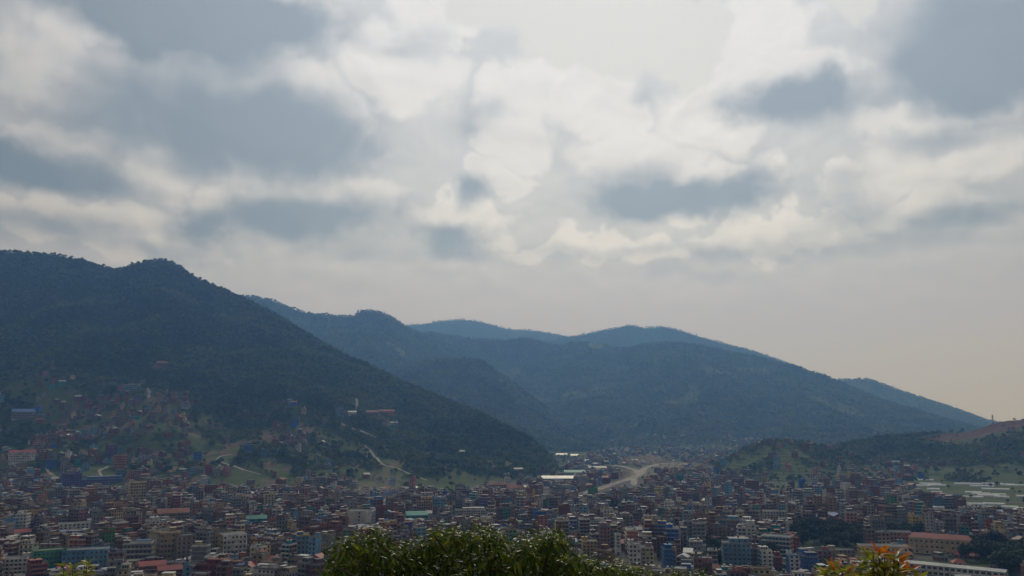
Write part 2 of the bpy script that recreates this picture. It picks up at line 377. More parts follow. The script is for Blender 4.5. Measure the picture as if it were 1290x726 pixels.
# ================================================================== land cover
# open plots in the valley: (u0, u1, v0, v1) in the photograph -> ground rectangles in bearing and distance
PLOTS = [(855, 950, 635, 646), (1075, 1160, 655, 664), (1195, 1300, 598, 640), (1140, 1200, 604, 622), (120, 165, 612, 622), (240, 345, 590, 616), (385, 480, 584, 612), (485, 600, 596, 618), (930, 1060, 604, 612), (690, 740, 566, 580), (1085, 1150, 668, 684), (1150, 1290, 705, 730), (1000, 1085, 694, 702)]
GROVES = [(1002, 1082, 666, 694), (1196, 1246, 690, 706), (1240, 1300, 697, 730), (880, 914, 690, 712), (945, 966, 692, 706), (1196, 1206, 696, 703), (1112, 1150, 668, 682), (0, 40, 588, 608)]
def plotmask(x, y, plots, soft=0):
    a = x / np.maximum(y, 1); mk = np.zeros_like(a)
    for (u0, u1, v0, v1) in plots:
        A0, A1 = az_u(u0), az_u(u1); m1 = slopes(645, v0)[1]; m2 = slopes(645, v1)[1]
        Y1, Y0 = CAM_H / -m1, CAM_H / -m2
        wob = 1 + .12 * fbm(x / 30, y / 30, 2, 77)
        mk = np.maximum(mk, ((a > A0) & (a < A1) & (y * wob > Y0) & (y * wob < Y1)).astype(float))
    return mk
ROAD_LINES = {}
def forest_amount(key, x, y):
    """share of closed forest on a hill"""
    h = HILLS[key]; a, R, Z, Fd, t = h.tval(x, y); u = CX + a * F_PX / math.cos(PITCH)
    nz = fbm(x / 170, y / 170, 3, 88)
    if key == 'near_left':
        lim = np.interp(u, [0, 120, 200, 300, 400, 470, 520, 600, 690], [.42, .40, .40, .36, .33, .31, .19, .12, .06])
        f = sstep(lim - .06, lim + .08, t + .10 * nz)
        f = np.maximum(f, sstep(.12, .30, fbm(x / 75, y / 75, 3, 91)) * sstep(.02, .10, t) * .8)
        f = np.maximum(f, sstep(.24, .42, fbm(x / 30, y / 30, 3, 95)) * sstep(.02, .10, t) * .8)
        f = np.maximum(f, ((u > 352) & (u < 388) & (t > .13) & (t < .30)) * 1.0)
        return f
    if key == 'right': return np.maximum(sstep(.25, .45, t + .25 * nz), .8 * sstep(.14, .34, fbm(x / 60, y / 60, 3, 94))) * (1 - sstep(.80, .93, t + .08 * nz) * sstep(1120, 1200, u))
    if key == 'mound': return np.maximum(sstep(.80, .95, t + .12 * nz), sstep(.05, .28, fbm(x / 40, y / 40, 3, 93)) * .8) * .9
    return sstep(-.03, .07, t + .08 * nz) * (1 - .8 * sstep(.34, .5, fbm(x / 260, y / 260, 3, 99)))

# ================================================================== the ground sheet
def axis(segs):
    out = []
    for a, b_, s in segs: out += list(np.arange(a, b_, s))
    return np.array(out + [segs[-1][1]], float)
gx = axis([(-9000, -2000, 1000), (-2000, -1500, 50), (-1500, 1500, 12), (1500, 2000, 50), (2000, 9000, 1000)])
gy = axis([(-3000, -400, 650), (-400, 480, 16), (480, 2400, 12), (2400, 4000, 60), (4000, 10000, 1200)])
GX, GY = np.meshgrid(gx, gy, indexing='ij'); x, y = GX.ravel(), GY.ravel()
z = valley(x, y)
me = np_mesh('ground', np.stack([x, y, z], 1), grid_faces(len(gx), len(gy)), mats=[M['town']], smooth=True)
pm = plotmask(x, y, PLOTS); gm = plotmask(x, y, GROVES); rr = np.hypot(x, y)
add_attr(me, 'grass', np.clip(pm + .55 * (fbm(x / 160, y / 160, 3, 51) > .1), 0, 1))
add_attr(me, 'earth', np.clip((rr > 330) * (.75 + .5 * fbm(x / 90, y / 90, 3, 52)) * (1 - .75 * pm) * (1 - gm) * (1 - .75 * sstep(1500, 2100, y)) * (y < 2800), 0, 1))
tag(link('ground', me), kind='structure')

# ================================================================== hills
def build_hill(key, h, na, nf, nb):
    aa = np.linspace(h.R0 - .04, h.R1 + .03, na)
    Rr, _ = h.crest(aa); Fd = np.interp(aa, h.fa, h.fv)
    t = np.linspace(-.02, 1, nf); tb = np.linspace(0, 1, nb)[1:] ** 1.3
    Y = np.concatenate([Fd[:, None] + (Rr - Fd)[:, None] * t[None], Rr[:, None] + h.back * tb[None]], 1)
    X = aa[:, None] * Y; x, y = X.ravel(), Y.ravel()
    z = h.height(x, y)
    zv = valley(x, y)
    z = np.where(z < zv + .05, zv - 1.0, z)
    me = np_mesh(h.name, np.stack([x, y, z], 1), grid_faces(na, Y.shape[1]), mats=[M['redland' if key == 'right' else 'land']], smooth=True)
    fa = forest_amount(key, x, y); _, _, _, _, tt = h.tval(x, y)
    u = CX + x / y * F_PX / math.cos(PITCH)
    add_attr(me, 'grass', np.clip(1 - fa + .0 * x, 0, 1))
    e = .30 * sstep(.0, .5, fbm(x / 60, y / 60, 3, 71)) + .1
    if key == 'right': e = np.maximum(e, sstep(.84, .95, tt + .06 * fbm(x / 80, y / 80, 2, 5)) * sstep(1130, 1200, u) * 1.2)
    if key == 'near_left':
        for (bu, bv, bw, bh) in EARTH_SPOTS:
            ex, ey, ez = bu
            e = np.maximum(e, np.exp(-(((x - ex) / bw) ** 2 + ((y - ey) / bh) ** 2) * 1.2) * 1.3)
        e = np.maximum(e, sstep(.02, .36, fbm(x / 38, y / 38, 3, 73)) * (1 - fa) * .85 * (tt < .5))
    if key in ('mid', 'spur', 'ridge_left'): e = e + .08 * (1 - fa)
    add_attr(me, 'earth', np.clip(e * (1 - .8 * fa * (e < .6)), 0, 1))
    return tag(link(h.name, me), kind='structure')
EARTH_SPOTS = []
for (u, v, bw, bh) in [(310, 522, 26, 20), (345, 520, 22, 18), (270, 535, 22, 16), (385, 540, 20, 28), (405, 528, 22, 18), (430, 516, 24, 18), (200, 462, 18, 22), (240, 545, 30, 14), (130, 540, 60, 18), (100, 548, 50, 14), (465, 575, 18, 26)]:
    EARTH_SPOTS.append((hit(u, v), 0, bw, bh))
RES = {'near_left': (520, 220, 40), 'ridge_left': (200, 90, 20), 'spur': (180, 80, 20), 'mid': (420, 120, 20), 'far_left': (180, 40, 14), 'far_mid': (220, 50, 14), 'far_right': (180, 50, 14), 'right': (320, 120, 30), 'mound': (200, 110, 50)}
for key, h in HILLS.items(): build_hill(key, h, *RES[key])

# ================================================================== roads
def ribbon(name, pts, width, label_kind='structure', lift=.35, mat=None):
    P = [hit(u, v) for u, v in pts]; P = np.array(P)
    seg = np.r_[0, np.cumsum(np.hypot(*np.diff(P[:, :2], axis=0).T))]
    s = np.arange(0, seg[-1], 5.0)
    xs, ys = np.interp(s, seg, P[:, 0]), np.interp(s, seg, P[:, 1])
    for _ in range(3): xs[1:-1] = (xs[:-2] + xs[1:-1] * 2 + xs[2:]) / 4; ys[1:-1] = (ys[:-2] + ys[1:-1] * 2 + ys[2:]) / 4
    tx, ty = np.gradient(xs), np.gradient(ys); L = np.hypot(tx, ty) + 1e-9; nx, ny = -ty / L, tx / L
    wv = width / 2 * (1 + .35 * fbm(s / 30, s * 0, 2, 8))
    rows = []
    for k in (-1, -.33, .33, 1): X = xs + nx * wv * k; Y = ys + ny * wv * k; rows.append(np.stack([X, Y, terrain(X, Y) + lift - (.25 if abs(k) == 1 else 0)], 1))
    co = np.stack(rows, 1).reshape(-1, 3)
    tag(link(name, np_mesh(name, co, grid_faces(len(s), 4), mats=[mat or M['road']], smooth=True)), kind=label_kind)
    return np.stack([xs, ys], 1)
ROADS = [ribbon('road', p, w_) for p, w_ in [
    ([(735, 622), (752, 617), (775, 609), (795, 603), (806, 598), (800, 592), (785, 588), (770, 586)], 15),
    ([(806, 598), (812, 590), (830, 585), (850, 583)], 16), ([(798, 612), (799, 604), (803, 599)], 11)]]
ROADS += [ribbon('path', p, w_) for p, w_ in [
    ([(328, 598), (305, 592), (288, 586), (273, 580), (276, 575), (296, 572)], 5), ([(474, 552), (460, 545), (446, 542), (436, 537), (428, 534)], 7), ([(448, 515), (450, 508), (449, 502)], 6),
    ([(460, 562), (470, 572), (480, 585), (500, 590), (540, 606)], 5), ([(187, 502), (189, 494), (185, 488)], 6), ([(128, 600), (124, 594), (136, 588)], 5), ([(120, 614), (140, 615), (160, 621)], 5), ([(870, 637), (920, 642), (950, 648)], 7), ([(1075, 658), (1110, 661), (1150, 664)], 9), ([(58, 590), (62, 596), (70, 602)], 5)]]
#@@TERRAIN_END

# ================================================================== buildings
# a part is a list of boxes (cx, cy, z0, sx, sy, sz, material) and upright panes (cx, cy, z0, w, h, angle, material), local to the house (front = -y)
_U = np.array([(-.5, -.5, 0), (.5, -.5, 0), (.5, .5, 0), (-.5, .5, 0), (-.5, -.5, 1), (.5, -.5, 1), (.5, .5, 1), (-.5, .5, 1)])
_FB = np.array([(0, 1, 5, 4), (1, 2, 6, 5), (2, 3, 7, 6), (3, 0, 4, 7), (4, 5, 6, 7), (3, 2, 1, 0)])
def boxes_np(rows, full=False):
    rows = np.asarray(rows, float).reshape(-1, 8)       # cx cy z0 sx sy sz ang mat
    v = _U[None] * rows[:, None, 3:6]
    c, s = np.cos(rows[:, 6])[:, None], np.sin(rows[:, 6])[:, None]
    X = v[..., 0] * c - v[..., 1] * s + rows[:, 0:1]; Y = v[..., 0] * s + v[..., 1] * c + rows[:, 1:2]; Z = v[..., 2] + rows[:, 2:3]
    co = np.stack([X, Y, Z], -1).reshape(-1, 3)
    fb = _FB if full else _FB[:5]
    f = (np.arange(len(rows)) * 8)[:, None, None] + fb[None]
    return co, f.reshape(-1, 4), np.repeat(rows[:, 7], len(fb))
def panes_np(rows):
    rows = np.asarray(rows, float).reshape(-1, 7)       # cx cy z0 w h ang mat ; ang 0 faces -y
    c, s = np.cos(rows[:, 5]), np.sin(rows[:, 5]); hw = rows[:, 3] / 2
    P = []
    for k, q in ((-1, 0), (1, 0), (1, 1), (-1, 1)): P.append(np.stack([rows[:, 0] + k * hw * c, rows[:, 1] + k * hw * s, rows[:, 2] + q * rows[:, 4]], 1))
    return np.stack(P, 1).reshape(-1, 3), np.arange(len(rows) * 4).reshape(-1, 4), rows[:, 6]
def rows_mesh(name, boxes=(), panes=(), polys=()):
    cs, fs, ms, off = [], [], [], 0; t3, m3 = [], []
    if len(boxes): a, f, m_ = boxes_np(boxes, True); cs.append(a); fs.append(f); ms.append(m_); off += len(a)
    if len(panes): a, f, m_ = panes_np(panes); cs.append(a); fs.append(f + off); ms.append(m_); off += len(a)
    for (vs, faces, mt) in polys:
        cs.append(np.array(vs, float))
        for f in faces:
            if len(f) == 4: fs.append(np.array([f]) + off); ms.append(np.array([mt]))
            else: t3.append([q + off for q in f]); m3.append(mt)
        off += len(vs)
    used = sorted(set(int(q) for q in np.concatenate(ms + [np.array(m3)])))
    rm = {u_: i for i, u_ in enumerate(used)}
    return np_mesh(name, np.concatenate(cs), np.concatenate(fs), t3 or None, [MLIST[u_] for u_ in used],
                   np.array([rm[int(q)] for q in np.concatenate(ms)]), np.array([rm[q] for q in m3]) if m3 else None)
def gable(w_, d_, z0, h, over, mat, hip=0, th=.18):
    W, Dp = w_ / 2 + over, d_ / 2 + over
    r = W - hip
    vs = [(-W, -Dp, z0), (W, -Dp, z0), (W, Dp, z0), (-W, Dp, z0), (-r, 0, z0 + h), (r, 0, z0 + h)]
    fs = [(0, 1, 5, 4), (2, 3, 4, 5), (1, 2, 5), (3, 0, 4), (3, 2, 1, 0)]
    return (vs, fs, mat)

def house_parts(s, lod):
    """s: spec dict -> {part: (boxes, panes, polys)}, window list.  lod 0 = full, 1 = far, 2 = farther"""
    r = random.Random(s['seed']); W, Dp, n, fh = s['w'], s['d'], s['floors'], s['fh']; H = n * fh
    wm, tm, sm = MI[s['wall']], MI[s['trim']], MI[s['side']]
    P = {}; wins = []
    def B(part, *row): P.setdefault(part, ([], [], []))[0].append((*row[:6], 0, row[6]))
    B('wall', 0, 0, -6.0, W, Dp, H + 6.0, sm)
    if s['wall'] != s['side'] and lod < 2: B('facade', 0, -Dp / 2 - .08, -2, W + .02, .16, H + 2 - .01, wm)
    fy = -Dp / 2 - (.17 if s['wall'] != s['side'] else .01)
    rt = s['roof']
    if lod < 2:
        for k in range(1, n + 1):
            bal = s['balcony'] and k < n and k >= 1
            last = k == n
            B('floor_slab', 0, -.55 if bal else -.1, k * fh - .14, W + .5, Dp + (1.5 if bal else .6), .26 if not last else .3, tm)
            if bal and lod == 0:
                B('balcony', 0, -Dp / 2 - 1.18, k * fh + .12, W * .96, .07, .85, tm)
    else:
        B('floor_slab', 0, 0, H - .12, W + .4, Dp + .4, .3, tm)
    # openings
    def side(nn, ang, ox, oy, span, m=1.0):
        cnt = max(1, int(span / s['bay']))
        for k in range(n):
            for q in range(cnt):
                t = (q + .5) / cnt * span - span / 2
                if r.random() < .08: continue
                cx_, cy_ = ox + t * math.cos(ang), oy + t * math.sin(ang)
                door = k == 0 and nn == 0 and q == cnt // 2
                wins.append((cx_, cy_, k * fh + (.15 if door else .95), s['winw'] * (1.1 if door else 1), (2.2 if door else s['winh']), ang))
    side(0, 0, 0, fy - .015, W)
    e = .02
    if s['sidewin']:
        side(1, math.pi / 2, W / 2 + e, 0, Dp); side(3, -math.pi / 2, -W / 2 - e, 0, Dp)
        if lod == 0: side(2, math.pi, 0, Dp / 2 + e, W)
    # roof
    if rt == 'flat':
        zt = H + .16
        if lod < 2:
            for (px, py, sx_, sy_) in ((0, -Dp / 2 + .08, W, .16), (0, Dp / 2 - .08, W, .16), (-W / 2 + .08, 0, .16, Dp - .34), (W / 2 - .08, 0, .16, Dp - .34)):
                B('parapet', px, py, zt + .003, sx_, sy_, s['parh'], tm)
        B('roof', 0, 0, zt - .1, W - .36, Dp - .36, .13, MI['r concrete'])
        if s.get('setback') and s['floors'] < 7:
            ks = s['sk'][0]
            B('upper_floor', ks * W * .12, Dp * .14, zt + .03, W * .72, Dp * .66, fh - .3, wm)
            B('upper_floor', ks * W * .12, Dp * .14, zt + fh - .265, W * .72 + .6, Dp * .66 + .6, .2, tm)
            for q in (-.22, .0, .22): P.setdefault('upper_window', ([], [], []))[1].append((ks * W * .12 + q * W, Dp * (.14 - .33) - .02, zt + .75, 1.1, 1.35, 0, MI['glass']))
            s['tankpos'] = (ks * W * .12, Dp * .2, zt + fh - .06)
        elif s['stair']:
            sw, sd_ = min(W * .45, 4.2), min(Dp * .42, 4.0)
            kx, ky = s['sk']; sx0, sy0 = kx * (W - sw - .6) / 2, ky * (Dp - sd_ - .6) / 2
            B('stair_room', sx0, sy0, zt + .02, sw, sd_, 2.5, sm if r.random() < .5 else wm)
            B('stair_room', sx0, sy0, zt + 2.53, sw + .5, sd_ + .5, .16, tm)
            if s['tank'] and lod >= 1: B('water_tank', sx0, sy0, zt + 2.7, 1.2, 1.2, 1.4, MI[s['tankm']])
            s['tankpos'] = (sx0, sy0, zt + 2.69)
        else: s['tankpos'] = (W * .25, Dp * .2, zt + .03)
        if s['tinshed'] and not s.get('setback'):
            tw, td = W * .55, Dp * .5
            B('roof_shed', -s['sk'][0] * W * .2, -.1 * Dp, zt + 2.1, tw, td, .08, MI[s['tinm']])
            if lod == 0:
                for qx in (-1, 1):
                    for qy in (-1, 1): B('shed_post', -s['sk'][0] * W * .2 + qx * (tw / 2 - .15), -.1 * Dp + qy * (td / 2 - .15), zt + .03, .1, .1, 2.07, tm)
        if s['stubs'] and lod < 2:
            for qx in (-1, 0, 1):
                for qy in (-1, 1): B('column_stub', qx * (W / 2 - .25), qy * (Dp / 2 - .25), zt + s['parh'] + .01, .28, .28, 1.3, MI['cement'])
    else:
        P.setdefault('roof', ([], [], []))[2].append(gable(W, Dp, H + .17, s.get('rh', min(2.6, Dp * .28)), .55, MI[rt], s.get('hip', 0)))
        if s.get('hip', 0) == 0 and lod < 2:
            h2 = s.get('rh', min(2.6, Dp * .28))
    return P, wins

PAL = ['brick'] * 20 + ['grey brick'] * 9 + ['cement'] * 14 + ['white'] * 9 + ['cream'] * 9 + ['beige'] * 10 + ['pink'] * 11 + ['light blue'] * 12 + ['grey'] * 10 + ['orange'] * 3 + ['ochre'] * 3 + ['teal'] * 4 + ['blue'] * 4 + ['maroon'] * 3 + ['purple'] * 2 + ['yellow'] * 2 + ['green'] * 1
def make_spec(seed, **kw):
    r = random.Random(seed)
    wall = r.choice(PAL); fl = r.choice([1, 2, 3, 3, 3, 4, 4, 4, 5, 5, 6, 7])
    s = dict(seed=seed, wall=wall, side=r.choice([wall, 'brick', 'cement', 'grey brick', wall]), trim=r.choice(['trim', 'cement', 'cement', 'white', 'beige', 'brick']), w=r.uniform(5.5, 10.0), d=r.uniform(7.5, 12), floors=fl, fh=r.uniform(2.85, 3.15),
             balcony=r.random() < .3, bay=r.uniform(2.3, 3.1), winw=r.uniform(1.1, 1.7), winh=r.uniform(1.25, 1.6), sidewin=r.random() < .75,
             roof='flat', parh=r.uniform(.5, .95), stair=r.random() < .75, sk=(r.choice([-1, 1]), r.choice([-1, 1, 1])), tank=r.random() < .7, tankm=r.choice(['tank', 'tank', 'tankw']),
             tinshed=r.random() < .28, tinm=r.choice(['shiny', 'r grey tin', 'r blue tin', 'r red tin', 'r grey tin', 'r green tin']), stubs=r.random() < .12)
    if r.random() < .13:
        s['roof'] = r.choice(['shiny', 'r grey tin', 'r grey tin', 'r red tin', 'r blue tin', 'r orange tile', 'r rusty tin', 'r rusty tin']); s['floors'] = r.choice([1, 1, 2, 2, 3]); s['w'] *= r.uniform(1.0, 1.7)
    else:
        q = r.random()
        if q < .07: s['w'] *= r.uniform(1.6, 2.4); s['floors'] = min(6, s['floors'] + 1)
        elif q < .15: s['w'] *= .72; s['floors'] = min(7, s['floors'] + 1)
        s['setback'] = r.random() < .33
    s.update(kw); return s

HOUSE_GROUP = 'houses packed across the valley town'
# unit window shared by every single window: pane, four frame bars, hood
wb = [(0, -.03, 0, 1, .06, .07, 0, MI['trim']), (0, -.03, .93, 1, .06, .07, 0, MI['trim']), (-.465, -.03, .072, .07, .06, .856, 0, MI['trim']), (.465, -.03, .072, .07, .06, .856, 0, MI['trim']), (0, -.03, .072, .05, .05, .856, 0, MI['trim'])]
WIN_ME = rows_mesh('window', wb); PANE_ME = rows_mesh('pane', (), [(0, -.012, .03, .97, .94, 0, MI['glass'])])
def lathe(name, prof, n, mats, smooth=True):
    co, f4, f3 = [], [], []
    for (r_, z_) in prof:
        for k in range(n): a = 2 * math.pi * k / n; co.append((r_ * math.cos(a), r_ * math.sin(a), z_))
    for i in range(len(prof) - 1):
        for k in range(n): f4.append((i * n + k, i * n + (k + 1) % n, (i + 1) * n + (k + 1) % n, (i + 1) * n + k))
    return np_mesh(name, co, f4, None, mats, smooth=smooth)
TANK = {k: lathe('water_tank', [(.55, 0), (.6, .05), (.6, .45), (.57, .5), (.6, .55), (.6, 1.05), (.5, 1.25), (.2, 1.35), (.2, 1.45), (.01, 1.46)], 12, [M[k]]) for k in ('tank', 'tankw')}

CNAME = {'brick': 'red brick', 'grey brick': 'dark brick', 'cement': 'bare cement'}
NUM = {1: 'one', 2: 'two', 3: 'three', 4: 'four', 5: 'five', 6: 'six', 7: 'seven', 8: 'eight'}
def build_house(s, single_windows=False):
    P, wins = house_parts(s, 0)
    root = link('building' if s.get('big') else 'house', None, None, (s['x'], s['y'], s['z'])); root.rotation_euler.z = s['ang']
    root.empty_display_size = 2
    for part, (bx, pn, pl) in P.items():
        link(part, rows_mesh(part, bx, pn, pl), root)
    if s['tank'] and s['roof'] == 'flat':
        o = link('water_tank', TANK[s['tankm']], root, s['tankpos'])
    if wins:
        if single_windows:
            for (a, b_, c, ww, hh, ang) in wins:
                o = link('door' if hh > 2.1 and c < .5 else 'window', WIN_ME, root, (a, b_, c)); o.scale = (ww, 1, hh); o.rotation_euler.z = ang; link('pane', PANE_ME, o)
        else:
            pn = [(a, b_, c, ww, hh, ang, MI['glass']) for (a, b_, c, ww, hh, ang) in wins]
            hood = [(a + .12 * math.sin(ang), b_ - .12 * math.cos(ang), c + hh + .08, ww + .3, .26, .07, ang, MI[s['trim']]) for (a, b_, c, ww, hh, ang) in wins]
            tag(link('window_openings', rows_mesh('window_openings', hood, pn), root), kind='stuff')
    tag(root, s['label'], s.get('cat', 'house'), s.get('group', HOUSE_GROUP))
    return root
def world_rows(s, lod):
    P, wins = house_parts(s, lod); c, sn = math.cos(s['ang']), math.sin(s['ang'])
    br, pr, pl = [], [], []
    for part, (bx, pn, po) in P.items():
        for q in bx: br.append((s['x'] + q[0] * c - q[1] * sn, s['y'] + q[0] * sn + q[1] * c, s['z'] + q[2], q[3], q[4], q[5], s['ang'], q[7]))
        for (a, b_, z_, ww, hh, ang, mt) in pn: pr.append((s['x'] + a * c - b_ * sn, s['y'] + a * sn + b_ * c, s['z'] + z_, ww, hh, s['ang'] + ang, mt))
        for (vs, fs, mt) in po: pl.append(([(s['x'] + a * c - b_ * sn, s['y'] + a * sn + b_ * c, s['z'] + z_) for a, b_, z_ in vs], fs, mt))
    vx, vy = -s['x'], -s['y']
    for (a, b_, z_, ww, hh, ang) in wins:
        A = s['ang'] + ang; nx, ny = math.sin(A), -math.cos(A)
        if nx * vx + ny * vy < -.1 * math.hypot(vx, vy): continue
        pr.append((s['x'] + a * c - b_ * sn, s['y'] + a * sn + b_ * c, s['z'] + z_, ww, hh, A, MI['glass']))
    return br, pr, pl

TUN = [(1165, 606, 20), (1172, 611, 24), (1163, 613.5, 18), (1180, 613, 20), (1176, 618, 14), (1180, 622, 12), (1208, 611, 10), (1224, 611, 24), (1237, 614, 26), (1250, 611, 22), (1266, 612, 22), (1281, 613, 24), (1254, 618, 30), (1226, 622, 18), (1236, 624, 20), (1245, 626, 24), (1258, 625, 16), (1226, 628, 22), (1210, 636, 16), (1174, 641, 27), (1230, 637, 18), (1252, 637, 24), (1250, 642, 12), (1272, 641, 18), (1286, 643, 10), (1128, 583, 17), (1286, 627, 10), (1262, 628, 16), (1085, 599, 10)]
